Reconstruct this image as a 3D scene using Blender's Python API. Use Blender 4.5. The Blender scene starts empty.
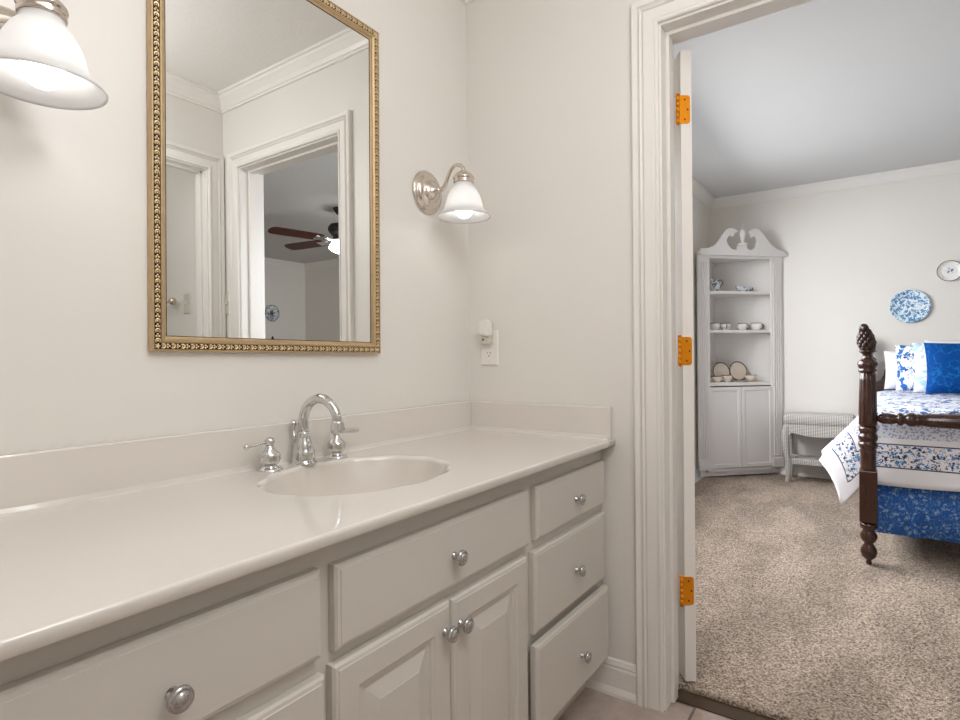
import bpy, bmesh, math, random
from mathutils import Vector, Matrix
random.seed(7)
PI = math.pi
R = math.radians
sc = bpy.context.scene
col = sc.collection

# ------------------------------------------------------------------ camera
cam_d = bpy.data.cameras.new('camera')
cam = bpy.data.objects.new('camera', cam_d)
col.objects.link(cam)
sc.camera = cam
YAW, PITCH, ROLL, F = 0.6068, -0.0046, -0.0098, 567.53
fw = Vector((math.cos(PITCH) * math.cos(YAW), math.cos(PITCH) * math.sin(YAW), math.sin(PITCH)))
rt = Vector((math.sin(YAW), -math.cos(YAW), 0))
up = rt.cross(fw)
rt2 = rt * math.cos(ROLL) + up * math.sin(ROLL)
up2 = up * math.cos(ROLL) - rt * math.sin(ROLL)
cam.matrix_world = Matrix(((rt2.x, up2.x, -fw.x, -1.7014), (rt2.y, up2.y, -fw.y, -1.229),
                           (rt2.z, up2.z, -fw.z, 1.0633), (0, 0, 0, 1)))
cam_d.sensor_width = 36
cam_d.lens = F / 960 * 36
cam_d.clip_start = 0.02

# ------------------------------------------------------------------ world, lamps, exposure
w = bpy.data.worlds.new('world')
sc.world = w
w.use_nodes = True
bgn = w.node_tree.nodes['Background']
bgn.inputs[0].default_value = (0.75, 0.86, 1.0, 1)
bgn.inputs[1].default_value = 1.2


def area(name, loc, rot, sx, sy, power, color):
    l = bpy.data.lights.new(name, 'AREA')
    l.shape = 'RECTANGLE'
    l.size, l.size_y = sx, sy
    l.energy = power
    l.color = color
    o = bpy.data.objects.new(name, l)
    o.location = loc
    o.rotation_euler = rot
    col.objects.link(o)
    return o


BULB = 6.5
area('window_daylight', (1.95, 0.55, 1.70), (R(-50), 0, 0), 2.3, 1.3, 142, (0.97, 0.98, 1.0))
area('added_fill_overhead', (-1.35, -0.85, 2.41), (0, 0, 0), 0.9, 0.9, 2.8, (0.99, 0.985, 1.0))  # unseen soft fill below the ceiling, added to brighten the bathroom
pl = bpy.data.lights.new('added_fill_globe', 'POINT')  # main added bathroom fill: a bare floating globe, no real fixture
pl.energy = 21.5
pl.color = (0.99, 0.985, 1.0)
pl.shadow_soft_size = 0.22
plo = bpy.data.objects.new('added_fill_globe', pl)
plo.location = (-1.1, -1.28, 2.0)
col.objects.link(plo)
FAN_BULB = 14
cl = bpy.data.lights.new('added_fill_closet', 'POINT')  # added point light that lifts the closet reflected in the mirror
cl.energy = 2.2
cl.shadow_soft_size = 0.08
clo = bpy.data.objects.new('added_fill_closet', cl)
clo.location = (-0.6, -2.2, 2.25)
col.objects.link(clo)
sc.view_settings.view_transform = 'Standard'
sc.view_settings.look = 'None'
sc.view_settings.gamma = 1
sc.view_settings.use_curve_mapping = False
sc.view_settings.exposure = 0.0
sc.cycles.max_bounces = 14
sc.cycles.diffuse_bounces = 8
sc.cycles.glossy_bounces = 6
sc.cycles.transparent_max_bounces = 12
sc.cycles.sample_clamp_indirect = 6.0


# ------------------------------------------------------------------ materials
def srgb(r, g, b):
    f = lambda c: (c / 255 / 12.92) if c <= 10.3 else ((c / 255 + 0.055) / 1.055) ** 2.4
    return (f(r), f(g), f(b), 1)


class N:
    """small helper around a node tree"""
    def __init__(self, name):
        self.m = bpy.data.materials.new(name)
        self.m.use_nodes = True
        self.t = self.m.node_tree
        self.b = self.t.nodes['Principled BSDF']

    def n(self, typ, **kw):
        x = self.t.nodes.new(typ)
        for k, v in kw.items():
            setattr(x, k, v)
        return x

    def l(self, a, b):
        self.t.links.new(a, b)

    def coord(self, scale=(1, 1, 1), kind='Object'):
        tc = self.n('ShaderNodeTexCoord')
        mp = self.n('ShaderNodeMapping')
        mp.inputs['Scale'].default_value = scale
        self.l(tc.outputs[kind], mp.inputs[0])
        return mp.outputs[0]

    def noise(self, scale, detail=4, rough=0.5, vec=None):
        x = self.n('ShaderNodeTexNoise')
        x.inputs['Scale'].default_value = scale
        x.inputs['Detail'].default_value = detail
        x.inputs['Roughness'].default_value = rough
        self.l(vec if vec is not None else self.coord(), x.inputs['Vector'])
        return x.outputs['Fac']

    def voro(self, scale, vec=None, feature='F1', out='Distance'):
        x = self.n('ShaderNodeTexVoronoi', feature=feature)
        x.inputs['Scale'].default_value = scale
        self.l(vec if vec is not None else self.coord(), x.inputs['Vector'])
        return x.outputs[out]

    def ramp(self, fac, stops, interp='LINEAR'):
        x = self.n('ShaderNodeValToRGB')
        x.color_ramp.interpolation = interp
        e = x.color_ramp.elements
        while len(e) < len(stops):
            e.new(0.5)
        for i, (p, c) in enumerate(stops):
            e[i].position = p
            e[i].color = c if len(c) == 4 else (*c, 1)
        self.l(fac, x.inputs[0])
        return x.outputs[0]

    def mix(self, fac, a, b):
        x = self.n('ShaderNodeMix', data_type='RGBA')
        for s, v in ((x.inputs[0], fac), (x.inputs[6], a), (x.inputs[7], b)):
            if hasattr(v, 'links'):
                self.l(v, s)
            else:
                s.default_value = v
        return x.outputs[2]

    def math(self, op, a, b=0.0):
        x = self.n('ShaderNodeMath', operation=op)
        for s, v in ((x.inputs[0], a), (x.inputs[1], b)):
            if hasattr(v, 'links'):
                self.l(v, s)
            else:
                s.default_value = v
        return x.outputs[0]

    def bump(self, h, strength, dist=0.01):
        x = self.n('ShaderNodeBump')
        x.inputs['Strength'].default_value = strength
        x.inputs['Distance'].default_value = dist
        self.l(h, x.inputs['Height'])
        self.l(x.outputs[0], self.b.inputs['Normal'])

    def set(self, color=None, rough=None, metal=None, spec=None, coat=None):
        if color is not None:
            if hasattr(color, 'links'):
                self.l(color, self.b.inputs['Base Color'])
            else:
                self.b.inputs['Base Color'].default_value = color
        if rough is not None:
            self.b.inputs['Roughness'].default_value = rough
        if metal is not None:
            self.b.inputs['Metallic'].default_value = metal
        if spec is not None:
            self.b.inputs['Specular IOR Level'].default_value = spec
        if coat is not None:
            self.b.inputs['Coat Weight'].default_value = coat
            self.b.inputs['Coat Roughness'].default_value = 0.08
        return self.m


def paint(name, c, rough=0.4, bump=0.0, bscale=120, var=0.03):
    k = N(name)
    nz = k.noise(3.0, 3)
    c2 = tuple(x * (1 - var) for x in c[:3]) + (1,)
    k.set(k.mix(nz, c, c2), rough)
    if bump:
        k.bump(k.noise(bscale, 3), bump, 0.002)
    return k.m


M = {}
M['wall'] = paint('wall_paint', srgb(228, 225, 220), 0.36, 0.12, 90)
M['bed_wall'] = paint('bedroom_wall_paint', srgb(231, 227, 220), 0.6, 0.08, 90)
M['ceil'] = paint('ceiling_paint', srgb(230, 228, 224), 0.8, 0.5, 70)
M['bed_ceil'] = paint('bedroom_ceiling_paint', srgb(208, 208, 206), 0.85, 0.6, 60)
M['trim'] = paint('trim_paint', srgb(234, 231, 226), 0.33, 0.03, 40)
M['cab'] = paint('cabinet_paint', srgb(210, 205, 197), 0.38, 0.10, 60, 0.04)
M['white'] = paint('white_paint', srgb(226, 223, 219), 0.45)
M['door'] = paint('door_paint', srgb(242, 238, 233), 0.35)
M['plastic'] = paint('ivory_plastic', srgb(236, 233, 228), 0.35)
M['plastic_dark'] = paint('dark_plastic', srgb(60, 55, 50), 0.4)  # dark plastic for the outlet slots and night light sensor
M['plastic_grey'] = paint('grey_plastic', srgb(205, 202, 190), 0.4)
k = N('cultured_marble')
M['marble'] = k.set(k.mix(k.noise(2.2, 5), srgb(224, 219, 213), srgb(217, 212, 204)), 0.15, coat=0.7)
k.b.inputs['Coat Roughness'].default_value = 0.03
k = N('cultured_marble_bowl')
M['bowl'] = k.set(srgb(208, 202, 194), 0.34, spec=0.25)
k = N('chrome_dark_reflection')
M['knob'] = k.set((0.56, 0.56, 0.56, 1), 0.07, 1.0)  # chrome darkened in colour for the dark surroundings the knobs reflect
k = N('chrome')
M['chrome'] = k.set((0.68, 0.68, 0.68, 1), 0.05, 1.0)
k = N('polished_nickel')
M['nickel'] = k.set((0.70, 0.63, 0.56, 1), 0.17, 1.0)
k = N('orange_brass')
M['brass'] = k.set(k.mix(k.noise(60, 3), srgb(247, 163, 8), srgb(226, 132, 10)), 0.34, 0.55)
k = N('dark_screw')
M['screw'] = k.set(srgb(90, 45, 10), 0.4, 0.7)
k = N('gold_leaf')
M['gold'] = k.set(k.mix(k.noise(40, 4), srgb(212, 188, 150), srgb(186, 158, 118)), 0.32, 0.8)
k = N('gold_bright')
M['gold_hi'] = k.set(srgb(238, 214, 172), 0.28, 0.8)
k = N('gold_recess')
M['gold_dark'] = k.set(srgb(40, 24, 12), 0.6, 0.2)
k = N('mirror_silver')
M['mirror'] = k.set((0.87, 0.88, 0.87, 1), 0.0, 1.0)
k = N('black_edge')
M['black'] = k.set(srgb(25, 22, 20), 0.5)

# frosted lamp glass: diffuse + translucent, a little gloss
m = bpy.data.materials.new('frosted_glass')
m.use_nodes = True
t = m.node_tree
t.nodes.clear()
o_ = t.nodes.new('ShaderNodeOutputMaterial')
d_ = t.nodes.new('ShaderNodeBsdfDiffuse')
d_.inputs[0].default_value = (0.80, 0.80, 0.80, 1)
tr_ = t.nodes.new('ShaderNodeBsdfTranslucent')
tr_.inputs[0].default_value = (0.90, 0.90, 0.90, 1)
g_ = t.nodes.new('ShaderNodeBsdfGlossy')
g_.inputs['Roughness'].default_value = 0.25
a_ = t.nodes.new('ShaderNodeMixShader')
a_.inputs[0].default_value = 0.5
b_ = t.nodes.new('ShaderNodeMixShader')
b_.inputs[0].default_value = 0.06
t.links.new(d_.outputs[0], a_.inputs[1])
t.links.new(tr_.outputs[0], a_.inputs[2])
t.links.new(a_.outputs[0], b_.inputs[1])
t.links.new(g_.outputs[0], b_.inputs[2])
t.links.new(b_.outputs[0], o_.inputs[0])
M['frost'] = m


def emit(name, c, s):
    m = bpy.data.materials.new(name)
    m.use_nodes = True
    t = m.node_tree
    t.nodes.clear()
    o = t.nodes.new('ShaderNodeOutputMaterial')
    e = t.nodes.new('ShaderNodeEmission')
    e.inputs[0].default_value = c
    e.inputs[1].default_value = s
    t.links.new(e.outputs[0], o.inputs[0])
    return m


M['bulb'] = emit('bulb_glow', (1.0, 0.97, 0.93, 1), BULB)
M['fan_bulb'] = emit('fan_bowl_glow', (1.0, 0.95, 0.87, 1), FAN_BULB)

# window pane
m = bpy.data.materials.new('window_glass')
m.use_nodes = True
t = m.node_tree
t.nodes.clear()
o_ = t.nodes.new('ShaderNodeOutputMaterial')
tp = t.nodes.new('ShaderNodeBsdfTransparent')
gl = t.nodes.new('ShaderNodeBsdfGlossy')
gl.inputs['Roughness'].default_value = 0.02
mx = t.nodes.new('ShaderNodeMixShader')
mx.inputs[0].default_value = 0.06
t.links.new(tp.outputs[0], mx.inputs[1])
t.links.new(gl.outputs[0], mx.inputs[2])
t.links.new(mx.outputs[0], o_.inputs[0])
M['pane'] = m

# carpet: speckled taupe pile with vacuum tracks
k = N('taupe_carpet')
sp = k.noise(130, 2, 0.75)
base = k.ramp(sp, [(0.32, srgb(104, 88, 74)), (0.46, srgb(184, 165, 148)), (0.55, srgb(208, 190, 173)), (0.68, srgb(244, 229, 213))])
tr = k.noise(1.7, 2, 0.5, k.coord((1.0, 2.6, 1)))
tone = k.ramp(tr, [(0.42, (0.83, 0.83, 0.83)), (0.58, (1.08, 1.08, 1.08))])
mm = k.n('ShaderNodeMix', data_type='RGBA', blend_type='MULTIPLY')
mm.inputs[0].default_value = 1
k.l(base, mm.inputs[6])
k.l(tone, mm.inputs[7])
k.set(mm.outputs[2], 0.95, spec=0.1)
k.bump(sp, 1.0, 0.02)
M['carpet'] = k.m

# stone tile
k = N('brown_stone_tile')
br = k.n('ShaderNodeTexBrick')
br.offset = 0.5
for s_, v_ in (('Scale', 1.0), ('Mortar Size', 0.004), ('Brick Width', 0.33), ('Row Height', 0.33)):
    br.inputs[s_].default_value = v_
mp_ = k.n('ShaderNodeMapping')
mp_.inputs['Location'].default_value = (0.10, 0.12, 0)
mp_.inputs['Rotation'].default_value = (0, 0, 0)
tc_ = k.n('ShaderNodeTexCoord')
k.l(tc_.outputs['Object'], mp_.inputs[0])
k.l(mp_.outputs[0], br.inputs['Vector'])
k.l(k.ramp(k.noise(7, 6, 0.65), [(0.35, srgb(150, 118, 98)), (0.65, srgb(190, 164, 146))]), br.inputs['Color1'])
k.l(k.ramp(k.noise(7, 6, 0.65), [(0.35, srgb(166, 150, 142)), (0.65, srgb(196, 184, 176))]), br.inputs['Color2'])
br.inputs['Mortar'].default_value = srgb(120, 104, 92)
k.set(br.outputs['Color'], 0.45)
k.bump(k.noise(25, 4), 0.15, 0.004)
M['tile'] = k.m

k = N('threshold_wood')
M['threshold'] = k.set(k.mix(k.noise(9, 5, 0.6, k.coord((30, 2, 4))), srgb(92, 76, 60), srgb(66, 52, 40)), 0.75, spec=0.2)
k = N('mahogany')
wv = k.noise(6, 5, 0.6, k.coord((9, 9, 1.2)))
M['wood'] = k.set(k.mix(wv, srgb(74, 38, 23), srgb(38, 18, 12)), 0.22, coat=0.35)
k = N('dark_mahogany')
M['wood_dark'] = k.set(k.mix(k.noise(22, 4), srgb(66, 36, 24), srgb(34, 18, 13)), 0.3, coat=0.3)
k = N('cherry_fan_blade')
M['blade'] = k.set(k.mix(k.noise(6, 5, 0.6, k.coord((1.5, 1.5, 9))), srgb(92, 34, 26), srgb(52, 20, 17)), 0.35)

# wicker
k = N('white_wicker')
wa = k.n('ShaderNodeTexWave', wave_type='BANDS', bands_direction='Z')
wa.inputs['Scale'].default_value = 28
wb = k.n('ShaderNodeTexWave', wave_type='BANDS', bands_direction='Y')
wb.inputs['Scale'].default_value = 20
for x in (wa, wb):
    x.inputs['Distortion'].default_value = 0.6
    k.l(k.coord(), x.inputs['Vector'])
h_ = k.math('MULTIPLY', wa.outputs['Fac'], wb.outputs['Fac'])
k.set(k.ramp(h_, [(0.0, srgb(158, 152, 144)), (0.35, srgb(204, 201, 195)), (1.0, srgb(230, 228, 224))]), 0.6)
k.bump(h_, 0.8, 0.006)
M['wicker'] = k.m


# fabrics
def leaf_mask(k, scale, thr, vec=None, nscale=None, stems=True, gate=0.47):
    """irregular sprigs: warped leaf blobs gathered in clumps, with thin stems between"""
    v = vec if vec is not None else k.coord()
    nt = k.n('ShaderNodeTexNoise')
    nt.inputs['Scale'].default_value = scale * 0.9
    nt.inputs['Detail'].default_value = 2
    k.l(v, nt.inputs['Vector'])
    wv_ = k.n('ShaderNodeVectorMath', operation='MULTIPLY_ADD')
    k.l(nt.outputs['Color'], wv_.inputs[0])
    wv_.inputs[1].default_value = (1.6 / scale,) * 3
    k.l(v, wv_.inputs[2])
    nz = k.noise(nscale or scale * 0.35, 3, 0.6, v)
    vd = k.voro(scale, wv_.outputs[0])
    leaf = k.math('LESS_THAN', vd, thr)
    out = leaf
    if stems:
        ns_ = k.noise(scale * 0.55, 2, 0.5, v)
        st = k.math('LESS_THAN', k.math('ABSOLUTE', k.math('SUBTRACT', ns_, 0.5)), 0.012)
        out = k.math('MAXIMUM', leaf, st)
    return k.math('MULTIPLY', out, k.math('GREATER_THAN', nz, gate))


k = N('floral_bedspread')
uvn = k.n('ShaderNodeUVMap')
uvn.uv_map = 'hem'
sx = k.n('ShaderNodeSeparateXYZ')
k.l(uvn.outputs[0], sx.inputs[0])
hem = sx.outputs[0]
WHT = srgb(238, 236, 240)
NAVY = srgb(38, 52, 92)
ob = k.coord()
sprig = leaf_mask(k, 14, 0.34, k.coord((1, 1.3, 1.3)), 7)
sprig2 = leaf_mask(k, 24, 0.30, ob, 9)
field = k.mix(sprig, srgb(226, 230, 240), srgb(74, 108, 168))
field = k.mix(sprig2, field, srgb(58, 74, 122))
band = k.mix(leaf_mask(k, 62, 0.40, ob, 26, True, 0.43), WHT, srgb(44, 56, 96))
band = k.mix(leaf_mask(k, 40, 0.30, k.coord((1.1, 0.9, 1.2)), 18), band, srgb(82, 138, 196))
lace = k.mix(k.math('GREATER_THAN', k.voro(90, ob), 0.44), srgb(158, 166, 196), srgb(222, 224, 234))
bw = lambda a, b: k.math('MULTIPLY', k.math('GREATER_THAN', hem, a), k.math('LESS_THAN', hem, b))
c = k.mix(k.math('GREATER_THAN', hem, 0.315), WHT, field)
c = k.mix(bw(0.235, 0.305), c, lace)
c = k.mix(bw(0.095, 0.200), c, band)
c = k.mix(bw(0.088, 0.094), c, NAVY)
c = k.mix(bw(0.202, 0.208), c, NAVY)
k.set(c, 0.85)
k.bump(k.noise(14, 3), 0.25, 0.02)
M['spread'] = k.m

k = N('navy_floral_skirt')
c = k.mix(leaf_mask(k, 50, 0.36, None, 30), srgb(44, 106, 196), srgb(150, 190, 232))
c = k.mix(leaf_mask(k, 70, 0.30, k.coord((1.2, 1.1, 0.9)), 22), c, srgb(96, 142, 206))
M['skirt'] = k.set(c, 0.8)
k = N('white_cotton')
M['cotton'] = k.set(srgb(228, 229, 233), 0.85)
k.bump(k.noise(9, 3), 0.3, 0.02)
k = N('floral_pillow')
c = k.mix(leaf_mask(k, 19, 0.46, None, 9, True, 0.40), srgb(228, 232, 240), srgb(40, 104, 176))
c = k.mix(leaf_mask(k, 30, 0.32, k.coord((1.1, 1, 1.2)), 11), c, srgb(40, 74, 130))
M['floral'] = k.set(c, 0.85)
k = N('pale_blue_pillow')
c = k.mix(leaf_mask(k, 12, 0.40, None, 5), srgb(226, 231, 238), srgb(170, 202, 230))
M['pale'] = k.set(c, 0.85)
k = N('royal_blue_pillow')
v1 = k.voro(13, None, 'DISTANCE_TO_EDGE')
c = k.mix(k.math('LESS_THAN', k.math('ABSOLUTE', k.math('SUBTRACT', k.noise(16, 3, 0.6), 0.52)), 0.02), srgb(0, 66, 134), srgb(24, 112, 182))
M['royal'] = k.set(k.mix(k.noise(60, 3), c, srgb(0, 60, 124)), 0.8, spec=0.15)
k = N('blue_floral_plate')
c = k.mix(leaf_mask(k, 44, 0.48, None, 30, True, 0.43), srgb(226, 238, 246), srgb(84, 146, 190))
c = k.mix(leaf_mask(k, 70, 0.34, k.coord((1, 1.1, 0.9)), 30), c, srgb(64, 104, 150))
M['plate_blue'] = k.set(c, 0.3)
k = N('grey_floral_china')
M['china_motif'] = k.set(k.mix(leaf_mask(k, 60, 0.5, None, 20), srgb(222, 226, 232), srgb(92, 108, 134)), 0.3)
k = N('white_china')
M['china'] = k.set(srgb(240, 238, 234), 0.22)
k = N('cream_china')
M['cream'] = k.set(k.mix(k.noise(14, 4), srgb(230, 218, 204), srgb(216, 200, 181)), 0.3)
k = N('dark_rim_china')
M['rim'] = k.set(srgb(98, 90, 84), 0.3, 0.3)


# ------------------------------------------------------------------ mesh builder
class MB:
    def __init__(self, mtx=None):
        self.bm = bmesh.new()
        self.M = mtx or Matrix.Identity(4)
        self.uv = None

    def v(self, p):
        return self.bm.verts.new(self.M @ Vector(p))

    def f(self, vs, smooth=False):
        try:
            fc = self.bm.faces.new(vs)
            fc.smooth = smooth
            return fc
        except ValueError:
            return None

    def box(self, x0, x1, y0, y1, z0, z1, bev=0.0, seg=2):
        x0, x1 = min(x0, x1), max(x0, x1)
        y0, y1 = min(y0, y1), max(y0, y1)
        z0, z1 = min(z0, z1), max(z0, z1)
        vs = [self.v((x, y, z)) for x in (x0, x1) for y in (y0, y1) for z in (z0, z1)]
        fs = [self.f([vs[i] for i in q]) for q in ((0, 1, 3, 2), (4, 6, 7, 5), (0, 4, 5, 1), (2, 3, 7, 6), (0, 2, 6, 4), (1, 5, 7, 3))]
        if bev:
            es = list({e for fc in fs for e in fc.edges})
            bmesh.ops.bevel(self.bm, geom=es, offset=bev, segments=seg, affect='EDGES', profile=0.5)
        return self

    def ring(self, pts):
        return [self.v(p) for p in pts]

    def bridge(self, a, b, smooth=True, closed=True):
        n = len(a)
        for i in range(n if closed else n - 1):
            j = (i + 1) % n
            self.f([a[i], a[j], b[j], b[i]], smooth)

    def lathe(self, prof, seg=24, c=(0, 0, 0), axis='z', mod=None, cap=True, sq=None):
        """prof: list of (radius, height).  mod(theta, i) scales the radius."""
        rings = []
        for i, (r, h) in enumerate(prof):
            pts = []
            for s in range(seg):
                a = 2 * PI * s / seg
                rr = r * (mod(a, i) if mod else 1)
                p = (rr * math.cos(a), rr * math.sin(a))
                if axis == 'z':
                    q = (c[0] + p[0], c[1] + p[1], c[2] + h)
                elif axis == 'y':        # height runs towards -y
                    q = (c[0] + p[0], c[1] - h, c[2] + p[1])
                elif axis == 'x':        # height runs towards -x
                    q = (c[0] - h, c[1] + p[0], c[2] + p[1])
                pts.append(q)
            rings.append(self.ring(pts))
        for a, b in zip(rings, rings[1:]):
            self.bridge(a, b)
        if cap:
            self.f(rings[0][::-1])
            self.f(rings[-1])
        return self

    def tube(self, pts, rad, seg=12, cap=True, smooth_path=0):
        P = [Vector(p) for p in pts]
        rads = list(rad) if hasattr(rad, '__len__') else [rad] * len(P)
        if smooth_path:
            Q, RR = [], []
            n = len(P)
            for i in range(n - 1):
                p0, p1, p2, p3 = P[max(i - 1, 0)], P[i], P[i + 1], P[min(i + 2, n - 1)]
                for s in range(smooth_path):
                    t = s / smooth_path
                    Q.append(0.5 * ((2 * p1) + (p2 - p0) * t + (2 * p0 - 5 * p1 + 4 * p2 - p3) * t * t + (3 * p1 - p0 - 3 * p2 + p3) * t ** 3))
                    RR.append(rads[i] + (rads[i + 1] - rads[i]) * t)
            Q.append(P[-1])
            RR.append(rads[-1])
            P, rads = Q, RR
        tan = [(P[min(i + 1, len(P) - 1)] - P[max(i - 1, 0)]).normalized() for i in range(len(P))]
        nrm = tan[0].orthogonal().normalized()
        rings = []
        for p, tg, r in zip(P, tan, rads):
            nrm = (nrm - tg * nrm.dot(tg)).normalized()
            bn = tg.cross(nrm)
            rings.append(self.ring([p + (nrm * math.cos(2 * PI * s / seg) + bn * math.sin(2 * PI * s / seg)) * r for s in range(seg)]))
        for a, b in zip(rings, rings[1:]):
            self.bridge(a, b)
        if cap:
            self.f(rings[0][::-1])
            self.f(rings[-1])
        return self

    def ball(self, c, r, seg=16, sc_=(1, 1, 1)):
        n = max(6, seg // 2)
        prof = [(max(1e-4, math.sin(PI * i / n)) * r, -math.cos(PI * i / n) * r) for i in range(n + 1)]
        rings = [self.ring([(c[0] + p * math.cos(2 * PI * s / seg) * sc_[0], c[1] + p * math.sin(2 * PI * s / seg) * sc_[1], c[2] + h * sc_[2]) for s in range(seg)]) for p, h in prof]
        for a, b in zip(rings, rings[1:]):
            self.bridge(a, b)
        return self

    def prism(self, outline, y0, y1, smooth=False):
        """outline in local (x, z), extruded from y0 to y1"""
        a = self.ring([(x, y0, z) for x, z in outline])
        b = self.ring([(x, y1, z) for x, z in outline])
        self.f(a)
        self.f(b[::-1])
        self.bridge(a, b, smooth)
        return self

    def panel(self, x0, x1, z0, z1, y, loops, back=True):
        """nested rectangles: (inset, height towards -y) from the back edge inwards"""
        rs = [self.ring([(x0 + i, y - d, z0 + i), (x1 - i, y - d, z0 + i), (x1 - i, y - d, z1 - i), (x0 + i, y - d, z1 - i)]) for i, d in loops]
        for a, b in zip(rs, rs[1:]):
            self.bridge(a, b, False)
        self.f(rs[-1])
        if back:
            self.f(rs[0][::-1])
        return self

    def sweep(self, prof, paths, closed_path=False, smooth=False):
        """prof: n profile points; paths(i) -> list of corner positions for profile point i"""
        L = [self.ring(paths(p)) for p in prof]
        n = len(L[0])
        for k_ in range(len(L)):
            a, b = L[k_], L[(k_ + 1) % len(L)]
            for i in range(n if closed_path else n - 1):
                j = (i + 1) % n
                self.f([a[i], a[j], b[j], b[i]], smooth)
        if not closed_path:
            self.f([l[0] for l in L])
            self.f([l[-1] for l in L][::-1])
        return self

    def build(self, name, mat, parent=None, auto=True):
        bmesh.ops.recalc_face_normals(self.bm, faces=self.bm.faces)
        off = Vector((0, 0, 0))
        p = parent
        while p is not None:
            off += p.location
            p = p.parent
        if off.length:
            bmesh.ops.translate(self.bm, verts=self.bm.verts, vec=-off)
        me = bpy.data.meshes.new(name)
        self.bm.to_mesh(me)
        self.bm.free()
        me.materials.append(mat)
        o = bpy.data.objects.new(name, me)
        col.objects.link(o)
        o.parent = parent
        return o


def tag(o, label, cat, group=None):
    o['label'] = label
    o['category'] = cat
    if group:
        o['group'] = group
    return o


def thing(name, loc, label, cat, group=None):
    o = bpy.data.objects.new(name, None)
    o.empty_display_size = 0.05
    o.location = loc
    col.objects.link(o)
    return tag(o, label, cat, group)


def struct(o):
    o['kind'] = 'structure'
    return o


def B(*boxes, bev=0.0, mtx=None):
    b = MB(mtx)
    for q in boxes:
        b.box(*q, bev=bev)
    return b


# ------------------------------------------------------------------ the setting
BX0 = -2.75           # bathroom back wall
BY = -1.612           # bathroom right wall
HC = 2.44             # bathroom ceiling
WX = 0.13             # bedroom face of the end wall
YL = 0.018
X2, YB, HB, ZC = 3.85, -5.85, 2.492, 0.02
DL, DR, DH = -0.714, -1.462, 2.045      # doorway clear opening
TX0, TX1 = -0.82, -0.092                # opening in the right bathroom wall

struct(B((BX0 - 0.1, 0.0, BY - 0.1, 0.06, -0.06, 0.0), (0.0, 0.068, DR - 0.02, DL + 0.02, -0.06, 0.0), (-1.0, 0.0, -2.6, BY - 0.1, -0.06, 0.0)).build('floor', M['tile']))
struct(B((0.068, 0.133, DR, DL, -0.06, 0.004)).build('trim_1', M['threshold']))
cp = MB()
cp.box(WX + 0.003, X2 + 0.02, YB - 0.02, -0.02, -0.06, ZC, bev=0.008)
struct(cp.build('floor_bedroom', M['carpet']))
struct(B((BX0 - 0.1, 0.0, BY - 0.1, 0.1, HC, HC + 0.1), (-1.0, 0.0, -2.6, BY - 0.1, HC, HC + 0.1)).build('ceiling', M['ceil']))
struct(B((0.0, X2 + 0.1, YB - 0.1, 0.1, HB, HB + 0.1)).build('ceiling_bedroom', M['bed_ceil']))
struct(B((BX0 - 0.1, 0.0, 0.0, 0.1, -0.06, HC)).build('wall_left', M['wall']))
struct(B((BX0 - 0.1, BX0, BY - 0.1, 0.0, -0.06, HC)).build('wall_back', M['wall']))
struct(B((BX0, TX0 - 0.018, BY - 0.11, BY, -0.06, HC), (TX1 + 0.018, 0.0, BY - 0.11, BY, -0.06, HC), (TX0 - 0.018, TX1 + 0.018, BY - 0.11, BY, DH + 0.018, HC)).build('wall_right', M['wall']))
# the end wall is skinned on both faces so each room keeps its own paint
struct(B((0.0, 0.065, DL + 0.018, 0.1, -0.06, HC + 0.05), (0.0, 0.065, -2.6, DR - 0.018, -0.06, HC + 0.05), (0.0, 0.065, DR - 0.018, DL + 0.018, DH + 0.018, HC + 0.05)).build('wall_end', M['wall']))
struct(B((0.065, WX, DL + 0.018, 0.1, -0.06, HB), (0.065, WX, YB - 0.1, DR - 0.018, -0.06, HB), (0.065, WX, DR - 0.018, DL + 0.018, DH + 0.018, HB)).build('wall_bedroom_near', M['bed_wall']))
struct(B((X2, X2 + 0.1, YB - 0.1, 0.07, -0.06, HB)).build('wall_bedroom_far', M['bed_wall']))
WN = (0.90, 3.00, 0.85, 2.15)     # bedroom window
struct(B((WX, WN[0], YL, 0.07, -0.06, HB), (WN[1], X2, YL, 0.07, -0.06, HB), (WN[0], WN[1], YL, 0.07, -0.06, WN[2]), (WN[0], WN[1], YL, 0.07, WN[3], HB)).build('wall_bedroom_left', M['bed_wall']))
struct(B((WX, X2, YB - 0.1, YB, -0.06, HB)).build('wall_bedroom_right', M['bed_wall']))
struct(B((-1.0, 0.0, -2.7, -2.6, -0.06, HC), (-1.1, -1.0, -2.7, BY - 0.11, -0.06, HC)).build('wall_closet', M['wall']))

# window in the bedroom's left wall
wf = struct(B((WN[0] - 0.07, WN[0], -0.02, YL, WN[2] - 0.08, WN[3] + 0.07), (WN[1], WN[1] + 0.07, -0.02, YL, WN[2] - 0.08, WN[3] + 0.07),
              (WN[0], WN[1], -0.02, YL, WN[3], WN[3] + 0.07), (WN[0], WN[1], -0.04, YL, WN[2] - 0.08, WN[2]),
              (1.935, 1.965, 0.0, 0.03, WN[2], WN[3]), (WN[0], WN[1], 0.0, 0.03, 1.51, 1.54)).build('window_1', M['trim']))
for i, (a, b, c0, d) in enumerate(((WN[0], 1.935, WN[2], 1.51), (1.965, WN[1], WN[2], 1.51), (WN[0], 1.935, 1.54, WN[3]), (1.965, WN[1], 1.54, WN[3]))):
    B((a, b, 0.012, 0.016, c0, d)).build('pane', M['pane'], wf)

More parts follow.
